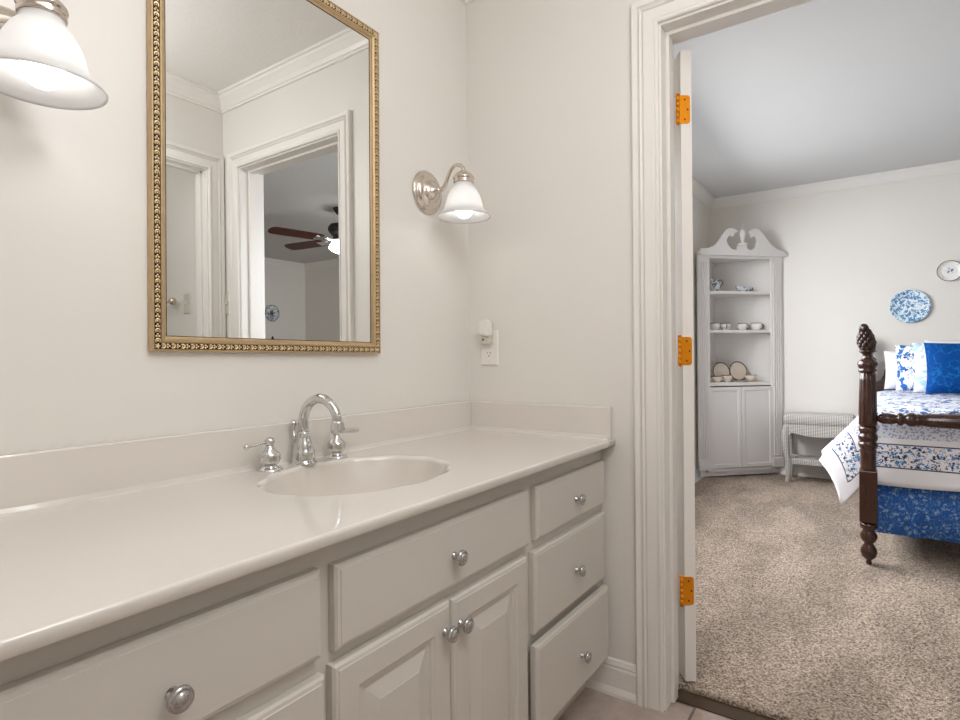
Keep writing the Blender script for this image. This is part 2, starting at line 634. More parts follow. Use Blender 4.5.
# ---- crown mouldings
CRF = 0.82
CR = [(0.0, -0.095), (0.012, -0.095), (0.014, -0.083), (0.020, -0.080), (0.030, -0.062), (0.048, -0.040), (0.060, -0.028), (0.064, -0.016), (0.074, -0.014), (0.076, 0.0), (0.0, 0.0)]
CR = [(a * CRF, b_ * CRF) for a, b_ in CR]


def crown(name, x0, x1, y0, y1, h):
    b = MB()
    b.sweep(CR, lambda p: [(x0 + p[0], y0 + p[0], h + p[1]), (x1 - p[0], y0 + p[0], h + p[1]), (x1 - p[0], y1 - p[0], h + p[1]), (x0 + p[0], y1 - p[0], h + p[1])], closed_path=True)
    return struct(b.build(name, M['trim']))


crown('trim_2', BX0, 0.0, BY, 0.0, HC)
crown('trim_3', WX, X2, YB, YL, HB)

# ---- door casings: profile (distance out from the opening, projection from the wall)
CS = [(0.0, 0.0), (0.0, 0.011), (0.004, 0.0145), (0.009, 0.0145), (0.0105, 0.0095), (0.015, 0.0125), (0.044, 0.0135), (0.0455, 0.0075), (0.049, 0.0145), (0.0545, 0.0180), (0.0575, 0.0095), (0.0615, 0.0185), (0.0755, 0.0205), (0.079, 0.018), (0.079, 0.0)]


def casing_x(name, yl, yr, zt, x, sgn):
    b = MB()
    rv = 0.006
    b.sweep(CS, lambda p: [(x + sgn * p[1], yl + rv + p[0], 0.0 if sgn < 0 else ZC), (x + sgn * p[1], yl + rv + p[0], zt + rv + p[0]),
                           (x + sgn * p[1], yr - rv - p[0], zt + rv + p[0]), (x + sgn * p[1], yr - rv - p[0], 0.0 if sgn < 0 else ZC)])
    return struct(b.build(name, M['trim']))


casing_x('trim_4', DL, DR, DH, 0.0, -1)
casing_x('trim_5', DL, DR, DH, WX, 1)
b = MB()
b.sweep(CS, lambda p: [(TX0 - 0.006 - p[0], BY + p[1], 0.0), (TX0 - 0.006 - p[0], BY + p[1], DH + 0.006 + p[0]), (TX1 + 0.006 + p[0], BY + p[1], DH + 0.006 + p[0]), (TX1 + 0.006 + p[0], BY + p[1], 0.0)])
struct(b.build('trim_6', M['trim']))
# jambs with door stops
struct(B((0.0, WX, DL, DL + 0.018, 0.0, DH + 0.018), (0.0, WX, DR - 0.018, DR, 0.0, DH + 0.018), (0.0, WX, DR, DL, DH, DH + 0.018),
         (0.045, 0.083, DL - 0.011, DL, 0.004, DH - 0.011), (0.045, 0.083, DR, DR + 0.011, 0.004, DH - 0.011), (0.045, 0.083, DR, DL, DH - 0.011, DH), bev=0.0012).build('trim_7', M['trim']))
struct(B((TX0 - 0.018, TX0, BY - 0.11, BY, 0.0, DH + 0.018), (TX1, TX1 + 0.018, BY - 0.11, BY, 0.0, DH + 0.018), (TX0, TX1, BY - 0.11, BY, DH, DH + 0.018),
         (TX1 - 0.011, TX1, BY - 0.08, BY - 0.045, 0.0, DH), (TX0, TX0 + 0.011, BY - 0.08, BY - 0.045, 0.0, DH), (TX0, TX1, BY - 0.08, BY - 0.045, DH - 0.011, DH), bev=0.0012).build('trim_8', M['trim']))

# ---- baseboards
BBP = [(0.0, 0.0), (0.018, 0.0), (0.018, 0.010), (0.013, 0.022), (0.011, 0.026), (0.011, 0.082), (0.008, 0.088), (0.010, 0.094), (0.006, 0.108), (0.0, 0.112)]


def base_run(bb, p0, p1, nrm, z0=0.0):
    p0, p1, nv = Vector((*p0, 0)), Vector((*p1, 0)), Vector((*nrm, 0))
    bb.sweep(BBP, lambda p: [p0 + nv * p[0] + Vector((0, 0, z0 + p[1])), p1 + nv * p[0] + Vector((0, 0, z0 + p[1]))])


b = MB()
base_run(b, (0, -0.455), (0, DL + 0.086), (-1, 0))
struct(b.build('baseboard_end', M['trim']))
b = MB()
base_run(b, (BX0, BY), (TX0 - 0.09, BY), (0, 1))
struct(b.build('baseboard_right', M['trim']))
b = MB()
base_run(b, (X2, YB), (X2, -0.56), (-1, 0), ZC)
base_run(b, (WX, YB), (X2, YB), (0, 1), ZC)
base_run(b, (WX, YL), (3.27, YL), (0, -1), ZC)
base_run(b, (WX, YB), (WX, DR - 0.09), (1, 0), ZC)
struct(b.build('baseboard_bedroom', M['trim']))

# ------------------------------------------------------------------ open bedroom door with three brass hinges
A = Vector((0.137, -0.733, 0))
TH = R(125)
e_dir = Vector((-math.cos(TH), -math.sin(TH), 0))        # across the hinge edge, away from the pin
d_dir = Vector((math.sin(TH), -math.cos(TH), 0))         # along the leaf
dm = Matrix(((d_dir.x, e_dir.x, 0, A.x), (d_dir.y, e_dir.y, 0, A.y), (0, 0, 1, 0), (0, 0, 0, 1)))
dm = dm @ Matrix.Identity(4)
DW = 0.70
b = MB(dm)
b.box(0, DW, 0, 0.035, 0.03, 2.026, bev=0.0015)
for (a0, a1) in ((0.11, 0.315), (0.385, 0.59)):
    for (z0, z1) in ((0.24, 0.78), (0.92, 1.52), (1.64, 1.90)):
        b.panel(a0, a1, z0, z1, 0.0, [(0, 0), (0.004, 0.004), (0.012, 0.004), (0.016, 0.001), (0.028, 0.001), (0.05, 0.004)], back=False)
door = struct(b.build('door_1', M['door']))
for hz in (0.318, 1.077, 1.838):
    b = MB(dm)
    h2 = 0.0445
    # leaf on the hinge edge, rounded on its far corners
    pts = [(-0.009, -h2)]
    for q in range(6):
        a = -PI / 2 + q * PI / 10
        pts.append((0.0195 + 0.009 * math.cos(a), -h2 + 0.009 + 0.009 * math.sin(a)))
    for q in range(6):
        a = q * PI / 10
        pts.append((0.0195 + 0.009 * math.cos(a), h2 - 0.009 + 0.009 * math.sin(a)))
    pts.append((-0.009, h2))
    va = b.ring([(-0.0018, p, hz + z) for p, z in pts])
    vb = b.ring([(0.0002, p, hz + z) for p, z in pts])
    b.f(va)
    b.f(vb[::-1])
    b.bridge(va, vb, False)
    hg = b.build('hinge', M['brass'], door)
    b = MB(dm)
    for q in range(5):
        z0 = hz - h2 + q * 0.0178
        b.lathe([(0.0056, z0 + 0.0002), (0.0056, z0 + 0.0176)], 14, (-0.002, -0.0105, 0))
    b.lathe([(0.004, hz - h2 - 0.004), (0.0045, hz + h2 + 0.001), (0.0066, hz + h2 + 0.001), (0.0066, hz + h2 + 0.004), (0.003, hz + h2 + 0.006)], 14, (-0.002, -0.0105, 0))
    b.build('barrel', M['brass'], hg)
    for (p, z) in ((0.012, -0.031), (0.021, 0.0), (0.012, 0.031)):
        b = MB(dm)
        va = b.ring([(-0.0024, p + 0.0028 * math.cos(2 * PI * s / 10), hz + z + 0.0028 * math.sin(2 * PI * s / 10)) for s in range(10)])
        vb = b.ring([(-0.0017, p + 0.0030 * math.cos(2 * PI * s / 10), hz + z + 0.0030 * math.sin(2 * PI * s / 10)) for s in range(10)])
        b.f(va)
        b.bridge(va, vb)
        b.build('screw', M['screw'], hg)
b = MB(dm)
for s_, y_ in ((-1, 0.0), (1, 0.035)):
    prof = [(0.028, 0.0), (0.028, 0.004), (0.012, 0.008), (0.010, 0.03), (0.024, 0.04), (0.027, 0.052), (0.018, 0.062), (0.002, 0.064)]
    rings = [b.ring([(DW - 0.06 + r_ * math.cos(2 * PI * q / 16), y_ + s_ * h_, 0.95 + r_ * math.sin(2 * PI * q / 16)) for q in range(16)]) for r_, h_ in prof]
    for r0, r1 in zip(rings, rings[1:]):
        b.bridge(r0, r1)
b.build('door_knob', M['brass'], door)

# ------------------------------------------------------------------ vanity cabinet
VX0, VF = -1.62, -0.515       # left end, face-frame plane
van = thing('vanity_cabinet', (-0.81, -0.3, 0), 'long beige painted vanity cabinet with drawers and raised panel doors', 'cabinet')
B((VX0, -0.003, VF, VF + 0.02, 0.10, 0.7842), (VX0, VX0 + 0.018, VF + 0.02, -0.002, 0.10, 0.7842), (-0.021, -0.003, VF + 0.02, -0.022, 0.10, 0.7842), (VX0 + 0.018, -0.021, VF + 0.02, -0.002, 0.10, 0.118), bev=0.001).build('carcass', M['cab'], van)
B((VX0 + 0.01, -0.003, -0.462, -0.01, 0.0, 0.10)).build('toe_kick', M['cab'], van)


def knob(x, y, z, parent, nm='knob', flip=None):
    b = MB()
    b.lathe([(0.0085, 0.0), (0.0085, 0.002), (0.0055, 0.004), (0.0048, 0.010), (0.006, 0.013), (0.0135, 0.016), (0.0160, 0.020), (0.0150, 0.0245), (0.0115, 0.0255), (0.0100, 0.0245), (0.0095, 0.0265), (0.004, 0.0285), (0.0004, 0.0288)], 24, (x, y, z), 'y')
    return b.build(nm, M['knob'], parent)


FL = [(0.0, 0.0), (0.0, 0.0135), (0.0035, 0.0175), (0.0085, 0.0185), (0.0095, 0.020)]     # slab front with an eased edge


def drawer(x0, x1, z0, z1, kx, kz, out=0.0, nm='drawer'):
    b = MB()
    y = VF - 0.0006 - out
    b.panel(x0, x1, z0, z1, y, FL)
    if out:
        b.box(x0 + 0.02, x1 - 0.02, y, VF + 0.004, z0 + 0.02, z1 - 0.03)
    d = b.build(nm, M['cab'], van)
    knob(kx, y - 0.0195, kz, d)
    return d


RP = [(0.0, 0.0), (0.0, 0.013), (0.004, 0.0175), (0.009, 0.0185), (0.010, 0.020), (0.050, 0.020), (0.054, 0.0165), (0.060, 0.0155), (0.0625, 0.0115), (0.070, 0.0110), (0.098, 0.0185), (0.099, 0.0192)]


def cdoor(x0, x1, z0, z1, kx, kz):
    b = MB()
    b.panel(x0, x1, z0, z1, VF - 0.0006, RP)
    d = b.build('door', M['cab'], van)
    knob(kx, VF - 0.0201, kz, d)
    return d


drawer(-0.456, -0.021, 0.602, 0.737, -0.234, 0.661)
drawer(-0.470, -0.022, 0.371, 0.575, -0.236, 0.462)
drawer(-0.487, -0.029, 0.128, 0.350, -0.233, 0.222, out=0.013)
drawer(-1.102, -0.492, 0.602, 0.738, -0.800, 0.666)
cdoor(-1.108, -0.8095, 0.125, 0.581, -0.832, 0.526)
cdoor(-0.8055, -0.505, 0.125, 0.579, -0.782, 0.524)
drawer(-1.555, -1.130, 0.606, 0.742, -1.357, 0.664)
drawer(-1.555, -1.124, 0.374, 0.576, -1.35, 0.470)
drawer(-1.555, -1.124, 0.128, 0.346, -1.35, 0.235)

# ------------------------------------------------------------------ countertop with moulded shell basin
ZT = 0.804
ct = thing('vanity_countertop', (-0.81, -0.3, ZT), 'glossy cream cultured marble countertop with moulded shell sink', 'countertop')
SX, SY, SA, SB = -0.795, -0.267, 0.228, 0.180      # sink centre and half axes
NA = 240
cx0, cx1, cy0, cy1 = VX0 - 0.012, -0.001, -0.562, -0.001


def scal(a):
    return 1 + 0.015 * math.cos(12 * a)


def rim(a, k_=1.0):
    s_ = scal(a)
    return (SX + SA * k_ * s_ * math.cos(a), SY + SB * k_ * s_ * math.sin(a))


def rect_hit(a, x0, x1, y0, y1):
    dx, dy = SA * math.cos(a), SB * math.sin(a)
    ts = []
    if abs(dx) > 1e-9:
        ts.append(((x1 if dx > 0 else x0) - SX) / dx)
    if abs(dy) > 1e-9:
        ts.append(((y1 if dy > 0 else y0) - SY) / dy)
    t_ = min(q for q in ts if q > 0)
    return (SX + dx * t_, SY + dy * t_)


angs = [2 * PI * i / NA for i in range(NA)]
for (qx, qy) in ((cx0, cy0), (cx0, cy1), (cx1, cy0), (cx1, cy1)):
    aa = math.atan2((qy - SY) / SB, (qx - SX) / SA) % (2 * PI)
    j = min(range(NA), key=lambda i: abs(angs[i] - aa))
    angs[j] = aa
b = MB()
rings = []
rings.append(b.ring([(*rim(a, 0.985), ZT - 0.008) for a in angs]))
rings.append(b.ring([(*rim(a, 1.0), ZT - 0.0028) for a in angs]))
rings.append(b.ring([(*rim(a, 1.012), ZT - 0.0005) for a in angs]))
rings.append(b.ring([(*rim(a, 1.03), ZT) for a in angs]))
for ins, z in ((0.0055, ZT), (0.0022, ZT - 0.0008), (0.0006, ZT - 0.0025), (0.0, ZT - 0.006), (0.0, ZT - 0.0175), (0.002, ZT - 0.0195)):
    rings.append(b.ring([(*rect_hit(a, cx0 + ins, cx1 - ins, cy0 + ins, cy1 - ins), z) for a in angs]))
for i, (r0, r1) in enumerate(zip(rings, rings[1:])):
    b.bridge(r0, r1, i < 3 or i > 3)
b.build('top', M['marble'], ct)
b = MB()
rings = []
for k_, z in ((0.985, -0.008), (0.965, -0.016), (0.92, -0.033), (0.85, -0.056), (0.75, -0.080), (0.62, -0.103), (0.46, -0.126), (0.28, -0.143), (0.10, -0.150)):
    rings.append(b.ring([(SX + SA * k_ * (1 + (scal(a) - 1) * (k_ / 0.985) ** 14) * math.cos(a), SY + SB * k_ * (1 + (scal(a) - 1) * (k_ / 0.985) ** 14) * math.sin(a), ZT + z) for a in angs]))
for r0, r1 in zip(rings, rings[1:]):
    b.bridge(r0, r1)
b.f(rings[-1])
bas = b.build('sink_basin', M['bowl'], ct)
b = MB()
b.lathe([(0.024, 0), (0.024, 0.003), (0.018, 0.004), (0.016, 0.002), (0.012, 0.003), (0.0, 0.006)], 24, (SX, SY, ZT - 0.1495), cap=False)
b.build('drain', M['chrome'], bas)
ZS = 0.905
B((cx0, -0.001, -0.021, -0.0015, ZT - 0.002, ZS), bev=0.003).build('backsplash', M['marble'], ct)
B((-0.021, -0.0015, -0.553, -0.0212, ZT - 0.002, ZS - 0.0005), bev=0.003).build('side_splash', M['marble'], ct)
b = MB()      # coved joint along the splashes
b.sweep([(0, 0), (0.010, 0), (0.004, 0.003), (0.001, 0.010), (0, 0.012)], lambda p: [(cx0 + 0.002, -0.0205 - p[0], ZT - 0.0002 + p[1]), (-0.0205 - p[0], -0.0205 - p[0], ZT - 0.0002 + p[1]), (-0.0205 - p[0], -0.548, ZT - 0.0002 + p[1])])
b.build('cove', M['marble'], ct)

# ------------------------------------------------------------------ widespread faucet
FX, FY = -0.795, -0.064
fau = thing('sink_faucet', (FX, FY, ZT), 'chrome gooseneck faucet with two lever handles at back of sink', 'faucet')
b = MB()
b.lathe([(0.031, 0.0), (0.031, 0.004), (0.026, 0.008), (0.0255, 0.012), (0.0265, 0.020), (0.0270, 0.034), (0.0240, 0.037), (0.0245, 0.040), (0.020, 0.052), (0.0155, 0.064), (0.0145, 0.072), (0.0165, 0.074), (0.0165, 0.078), (0.0135, 0.080)], 28, (FX, FY, ZT))
b.build('spout_base', M['chrome'], fau)
b = MB()
pts, rad = [], []
RR_ = 0.056
zc_ = ZT + 0.163 - RR_
for z in (0.075, 0.09):
    pts.append((FX, FY, ZT + z)); rad.append(0.0125)
for q in range(0, 25):
    a = PI - q * (PI * 1.04) / 24
    pts.append((FX + 0.012 * q / 24, FY - RR_ - RR_ * math.cos(a), zc_ + RR_ * math.sin(a))); rad.append(0.0125 - 0.001 * q / 24)
ex = Vector(pts[-1])
b.tube(pts, rad, 18)
b.build('spout', M['chrome'], fau)
b = MB()
dn = (Vector(pts[-1]) - Vector(pts[-2])).normalized()
b.tube([ex - dn * 0.012, ex - dn * 0.008, ex, ex + dn * 0.004, ex + dn * 0.010, ex + dn * 0.016, ex + dn * 0.019], [0.0125, 0.0150, 0.0150, 0.0165, 0.0175, 0.0165, 0.0130], 20)
b.build('spout_tip', M['chrome'], fau)
b = MB()
b.tube([(FX - 0.008, FY + 0.022, ZT + 0.03), (FX - 0.010, FY + 0.026, ZT + 0.086)], 0.0032, 10)
b.lathe([(0.003, 0.0), (0.0042, 0.004), (0.0040, 0.010), (0.0075, 0.014), (0.0085, 0.020), (0.006, 0.026), (0.0005, 0.028)], 14, (FX - 0.010, FY + 0.026, ZT + 0.080))
b.build('lift_rod', M['chrome'], fau)
for sgn, hx, hy, tip in ((-1, -0.897, -0.072, (-0.961, -0.078, -0.004)), (1, -0.694, -0.068, (-0.630, -0.078, -0.001))):
    b = MB()
    b.lathe([(0.0285, 0.0), (0.0285, 0.003), (0.024, 0.007), (0.016, 0.010), (0.0155, 0.014), (0.022, 0.020), (0.0245, 0.028), (0.0235, 0.033), (0.0245, 0.036), (0.021, 0.042), (0.012, 0.050), (0.0095, 0.056), (0.0085, 0.060)], 26, (hx, hy, ZT))
    h = b.build('handle', M['chrome'], fau)
    b = MB()
    b.ball((hx, hy, ZT + 0.068), 0.0118, 18)
    t_ = Vector((tip[0], tip[1], ZT + 0.068 + tip[2]))
    p0 = Vector((hx, hy, ZT + 0.068))
    if sgn < 0:
        b.tube([p0, p0.lerp(t_, 0.4), p0.lerp(t_, 0.85), t_], [0.0038, 0.0032, 0.0036, 0.004], 12)
        b.ball(t_, 0.0068, 14)
    else:
        b.tube([p0, p0.lerp(t_, 0.25), p0.lerp(t_, 0.7), t_, t_ + Vector((0.004, 0, 0))], [0.0045, 0.0050, 0.0072, 0.0075, 0.004], 12)
    b.build('lever', M['chrome'], h)

# ------------------------------------------------------------------ gilt framed mirror
MX0, MX1, MZ0, MZ1 = -1.131, -0.477, 1.080, 2.040
mir = thing('wall_mirror', ((MX0 + MX1) / 2, 0, MZ0), 'tall rectangular mirror in a gilt beaded frame above the sink', 'mirror')
FP = [(0.0, 0.001), (0.0, 0.016), (0.0015, 0.019), (0.0045, 0.019), (0.0055, 0.0162), (0.0172, 0.0162), (0.0184, 0.0195), (0.0215, 0.0195), (0.0255, 0.0155), (0.0265, 0.0125), (0.0290, 0.0118), (0.0320, 0.0105), (0.0320, 0.001)]
b = MB()
b.sweep(FP, lambda p: [(MX0 + p[0], -p[1], MZ0 + p[0]), (MX1 - p[0], -p[1], MZ0 + p[0]), (MX1 - p[0], -p[1], MZ1 - p[0]), (MX0 + p[0], -p[1], MZ1 - p[0])], closed_path=True)
fr = b.build('frame', M['gold'], mir)
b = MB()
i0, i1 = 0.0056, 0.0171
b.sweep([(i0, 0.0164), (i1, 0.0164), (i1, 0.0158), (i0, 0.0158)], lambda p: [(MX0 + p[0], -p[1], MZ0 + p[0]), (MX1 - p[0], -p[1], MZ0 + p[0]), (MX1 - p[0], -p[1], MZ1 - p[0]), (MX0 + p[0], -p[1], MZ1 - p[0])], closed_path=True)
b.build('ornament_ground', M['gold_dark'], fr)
b = MB()


def scroll(cx, cz, ang):
    ca, sa = math.cos(ang), math.sin(ang)
    P = []
    for q in range(9):
        a = -0.75 * PI + q * 1.5 * PI / 8
        u, v_ = 0.0048 * math.cos(a), 0.0044 * math.sin(a)
        P.append((cx + u * ca - v_ * sa, -0.0186, cz + u * sa + v_ * ca))
    b.tube(P, [0.0008, 0.0014, 0.0018, 0.0021, 0.0021, 0.0020, 0.0018, 0.0014, 0.0009], 5)
    for u, v_, r in ((0.0100, 0.0028, 0.0021), (0.0098, -0.0028, 0.0021), (0.0140, 0.0, 0.0019), (0.0, 0.0, 0.0017)):
        b.ball((cx + u * ca - v_ * sa, -0.0184, cz + u * sa + v_ * ca), r, 6, (1.2, 0.8, 1.2))


cm = 0.0114
nz_ = 46
for q in range(nz_):
    z = MZ0 + cm + (q + 0.5) * (MZ1 - MZ0 - 2 * cm) / nz_
    scroll(MX0 + cm, z, PI / 2)
    scroll(MX1 - cm, z, PI / 2)
nx_ = 31
for q in range(nx_):
    x = MX0 + cm + (q + 0.5) * (MX1 - MX0 - 2 * cm) / nx_
    scroll(x, MZ0 + cm, 0)
    scroll(x, MZ1 - cm, 0)
for qx, qz in ((MX0 + cm, MZ0 + cm), (MX1 - cm, MZ0 + cm), (MX0 + cm, MZ1 - cm), (MX1 - cm, MZ1 - cm)):
    b.ball((qx, -0.018, qz), 0.0035, 10)
    for q in range(5):
        b.ball((qx + 0.0042 * math.cos(q * 1.2566), -0.0175, qz + 0.0042 * math.sin(q * 1.2566)), 0.0018, 6)
b.build('ornament_band', M['gold_hi'], fr)
B((MX0 + 0.028, MX1 - 0.028, -0.0095, -0.0085, MZ0 + 0.028, MZ1 - 0.028)).build('mirror_glass', M['mirror'], mir)
b = MB()
b.sweep([(0.0316, 0.0106), (0.0334, 0.0106), (0.0334, 0.0096), (0.0316, 0.0096)], lambda p: [(MX0 + p[0], -p[1], MZ0 + p[0]), (MX1 - p[0], -p[1], MZ0 + p[0]), (MX1 - p[0], -p[1], MZ1 - p[0]), (MX0 + p[0], -p[1], MZ1 - p[0])], closed_path=True)
b.build('inner_lip', M['black'], fr)


mir.rotation_euler = (0, R(0.42), 0)       # hangs a touch off plumb

# ------------------------------------------------------------------ wall sconces
def sconce(x, z, label):
    s = thing('wall_sconce', (x, 0, z), label, 'wall light', 'sconces beside the mirror')
    b = MB()
    b.lathe([(0.072, 0.0005), (0.073, 0.004), (0.069, 0.009), (0.060, 0.011), (0.057, 0.013), (0.056, 0.018), (0.050, 0.021), (0.040, 0.022), (0.036, 0.026), (0.033, 0.033), (0.024, 0.037), (0.020, 0.040), (0.014, 0.046), (0.010, 0.054), (0.0085, 0.060)], 40, (x, 0, z), 'y')
    b.build('back_plate', M['nickel'], s)
    b = MB()
    b.tube([(x, -0.052, z), (x, -0.064, z - 0.001), (x, -0.080, z + 0.012), (x, -0.092, z + 0.036), (x, -0.106, z + 0.058), (x, -0.124, z + 0.068), (x, -0.143, z + 0.063), (x, -0.154, z + 0.052), (x, -0.155, z + 0.040)],
           [0.0085, 0.0075, 0.0065, 0.0058, 0.0058, 0.0058, 0.0060, 0.0062, 0.0075], 12, smooth_path=5)
    b.build('arm', M['nickel'], s)
    ax = (x, -0.155, z)
    b = MB()
    b.lathe([(0.008, 0.046), (0.011, 0.043), (0.012, 0.040), (0.022, 0.036), (0.031, 0.027), (0.034, 0.022), (0.0345, 0.018), (0.0315, 0.016), (0.0315, 0.011), (0.033, 0.009), (0.033, 0.004), (0.030, 0.002), (0.030, 0.012)], 30, ax, cap=False)
    b.build('shade_holder', M['nickel'], s)
    b = MB()
    out = [(0.0285, 0.007), (0.0300, 0.001), (0.0310, -0.006), (0.041, -0.018), (0.0510, -0.036), (0.0570, -0.054), (0.0610, -0.072), (0.0655, -0.083), (0.0740, -0.092), (0.0835, -0.099), (0.0865, -0.1035)]
    inn = [(0.0850, -0.1055), (0.0815, -0.1015), (0.0720, -0.0945), (0.0625, -0.0850), (0.0585, -0.0735), (0.0545, -0.054), (0.0485, -0.036), (0.0385, -0.018), (0.0285, -0.006), (0.0265, 0.007)]
    b.lathe(out + inn, 48, ax, cap=False)
    b.build('glass_shade', M['frost'], s)
    b = MB()
    bp = [(0.0125, -0.030), (0.0135, -0.040)]
    for q in range(13):
        a = 2.55 - q * 2.55 / 12
        bp.append((max(0.0295 * math.sin(a), 0.0003), -0.0785 - 0.0295 * math.cos(a)))
    b.lathe(bp, 28, ax, cap=False)
    b.build('light_bulb', M['bulb'], s)
    b = MB()
    b.lathe([(0.0145, 0.012), (0.0145, -0.030), (0.012, -0.031)], 20, ax)
    b.build('socket', M['plastic'], s)
    return s


sconce(-0.236, 1.616, 'lit nickel wall sconce with frosted bell shade in the corner right of the mirror')
sconce(-1.355, 1.602, 'lit nickel wall sconce with frosted bell shade on the wall left of the mirror')

# ------------------------------------------------------------------ outlet and plugged-in night light
ol = thing('wall_outlet', (0, -0.093, 1.034), 'white duplex wall outlet plate above the side splash', 'outlet')
b = MB()
oc = Matrix(((0, 1, 0, 0), (-1, 0, 0, -0.094), (0, 0, 1, 1.0985), (0, 0, 0, 1)))     # local x -> -y, local -y -> -x
om = Matrix(((0, 1, 0, 0.0), (1, 0, 0, -0.093), (0, 0, 1, 1.0975), (0, 0, 0, 1)))    # local x -> y ; local y -> x (into wall)
b = MB(om)
b.panel(-0.037, 0.037, -0.0635, 0.0635, -0.0004, [(0, 0), (0, 0.003), (0.003, 0.006), (0.005, 0.0065)])
b.build('cover_plate', M['plastic'], ol)
for zz in (-0.0215, 0.0215):
    b = MB(om)
    pts = []
    for q in range(24):
        a = 2 * PI * q / 24
        pts.append((max(-0.0165, min(0.0165, 0.0185 * math.cos(a))), max(-0.0135, min(0.0135, 0.0175 * math.sin(a))) + zz))
    b.prism(pts, -0.0085, -0.006)
    rc = b.build('receptacle', M['plastic'], ol)
    b = MB(om)
    for xx, hh in ((-0.006, 0.0045), (0.006, 0.0036)):
        b.box(xx - 0.0011, xx + 0.0011, -0.0088, -0.0083, zz + 0.002 - hh + 0.002, zz + 0.002 + hh)
    b.lathe([(0.0024, 0), (0.0024, 0.0004)], 10, (0, -0.0084, zz - 0.0075), 'y')
    b.build('slots', M['plastic_dark'], rc)
b = MB(om)
b.lathe([(0.003, 0), (0.002, 0.001)], 10, (0, -0.0066, 0), 'y')
b.build('screw', M['plastic_grey'], ol)
b = MB(om)
b.lathe([(0.003, 0), (0.002, 0.001)], 10, (0, -0.0066, -0.05), 'y')
b.build('screw', M['plastic_grey'], ol)
nl = thing('night_light', (-0.02, -0.094, 1.12), 'small white plug-in night light in the upper socket of the outlet', 'night light')
b = MB(om)
b.box(-0.019, 0.019, -0.030, -0.0092, 0.012, 0.062, bev=0.004)
nb = b.build('body', M['plastic_grey'], nl)
b = MB(om)
sh = [(-0.021, 0.040), (-0.022, 0.086), (-0.018, 0.096), (0.0, 0.100), (0.018, 0.096), (0.022, 0.086), (0.021, 0.052), (0.0, 0.042)]
b.prism(sh, -0.042, -0.016)
bmesh.ops.bevel(b.bm, geom=list(b.bm.edges), offset=0.003, segments=2, affect='EDGES')
b.build('lamp_shade', M['plastic'], nl)
b = MB(om)
b.lathe([(0.0042, 0), (0.0038, 0.0015)], 12, (0.010, -0.030, 0.029), 'y')
b.build('light_sensor', M['plastic_dark'], nl)

# ------------------------------------------------------------------ things seen only in the mirror
def switch_plate(x, y, z, hw, label):
    s = thing('light_switch', (x, y, z), label, 'light switch')
    mt = Matrix(((0, 1, 0, x), (1, 0, 0, y), (0, 0, 1, z), (0, 0, 0, 1)))
    b = MB(mt)
    b.panel(-hw, hw, -0.058, 0.058, -0.0004, [(0, 0), (0, 0.003), (0.003, 0.006), (0.005, 0.0065)])
    b.build('cover_plate', M['plastic_grey'], s)
    b = MB(mt)
    b.box(-0.005, 0.005, -0.016, -0.006, -0.004, 0.012, bev=0.001)
    b.build('toggle', M['plastic'], s)
    return s


switch_plate(0.0, -1.580, 1.360, 0.022, 'slim switch plate squeezed between doorway casing and corner in the mirror')
switch_plate(0.0, -1.985, 1.386, 0.035, 'grey switch plate beside the ball-ended towel bar seen at left in the mirror')
hk = thing('towel_bar', (0, -2.2, 1.41), 'ball-ended nickel towel bar reflected at the lower left of the mirror', 'towel bar')
b = MB()
b.tube([(-0.045, -2.07, 1.40), (-0.045, -2.50, 1.40)], 0.006, 12)
b.build('bar', M['nickel'], hk)
for y in (-2.13, -2.44):
    b = MB()
    b.lathe([(0.014, 0), (0.014, 0.004), (0.007, 0.008), (0.006, 0.042)], 16, (-0.0005, y, 1.40), 'x')
    b.build('bracket', M['nickel'], hk)
b = MB()
b.ball((-0.045, -2.062, 1.40), 0.022, 18)
b.build('end_ball', M['nickel'], hk)

# ceiling fan
HX, HY = 1.985, -2.95
fan = thing('ceiling_fan', (HX, HY, HB), 'dark cherry bladed ceiling fan with lit glass bowl reflected in the mirror', 'ceiling fan')
b = MB()
b.lathe([(0.065, 0.0), (0.062, -0.02), (0.035, -0.055), (0.016, -0.06), (0.014, -0.14), (0.05, -0.15)], 28, (HX, HY, HB - 0.0005))
b.build('canopy', M['black'], fan)
b = MB()
b.lathe([(0.05, 0.10), (0.095, 0.09), (0.115, 0.06), (0.115, 0.03), (0.09, 0.0), (0.07, -0.02), (0.07, -0.05), (0.05, -0.06)], 32, (HX, HY, 2.245))
b.build('motor_housing', M['black'], fan)
for q in range(5):
    a = R(191 + 72 * q)
    mt = Matrix.Translation((HX, HY, 2.188)) @ Matrix.Rotation(a, 4, 'Z') @ Matrix.Rotation(R(-13), 4, 'X')
    b = MB(mt)
    P = [(0.20, -0.055), (0.25, -0.064), (0.55, -0.070), (0.66, -0.066), (0.69, -0.045), (0.70, 0.0), (0.69, 0.045), (0.66, 0.066), (0.55, 0.070), (0.25, 0.064), (0.20, 0.055)]
    va = b.ring([(x, y, 0.004) for x, y in P])
    vb = b.ring([(x, y, -0.004) for x, y in P])
    b.f(va)
    b.f(vb[::-1])
    b.bridge(va, vb, False)
    bl = b.build('blade', M['blade'], fan)
    b = MB(mt)
    b.box(0.08, 0.17, -0.014, 0.014, -0.012, -0.005, bev=0.003)
    b.box(0.15, 0.27, -0.040, 0.040, -0.010, -0.0045, bev=0.002)
    b.build('blade_iron', M['chrome'], bl)
b = MB()
b.lathe([(0.062, 0.012), (0.075, 0.0), (0.092, -0.025), (0.106, -0.052), (0.110, -0.062), (0.098, -0.075), (0.070, -0.095), (0.035, -0.110), (0.001, -0.116)], 32, (HX, HY, 2.175), cap=False)
b.build('light_bowl', M['fan_bulb'], fan)
b = MB()
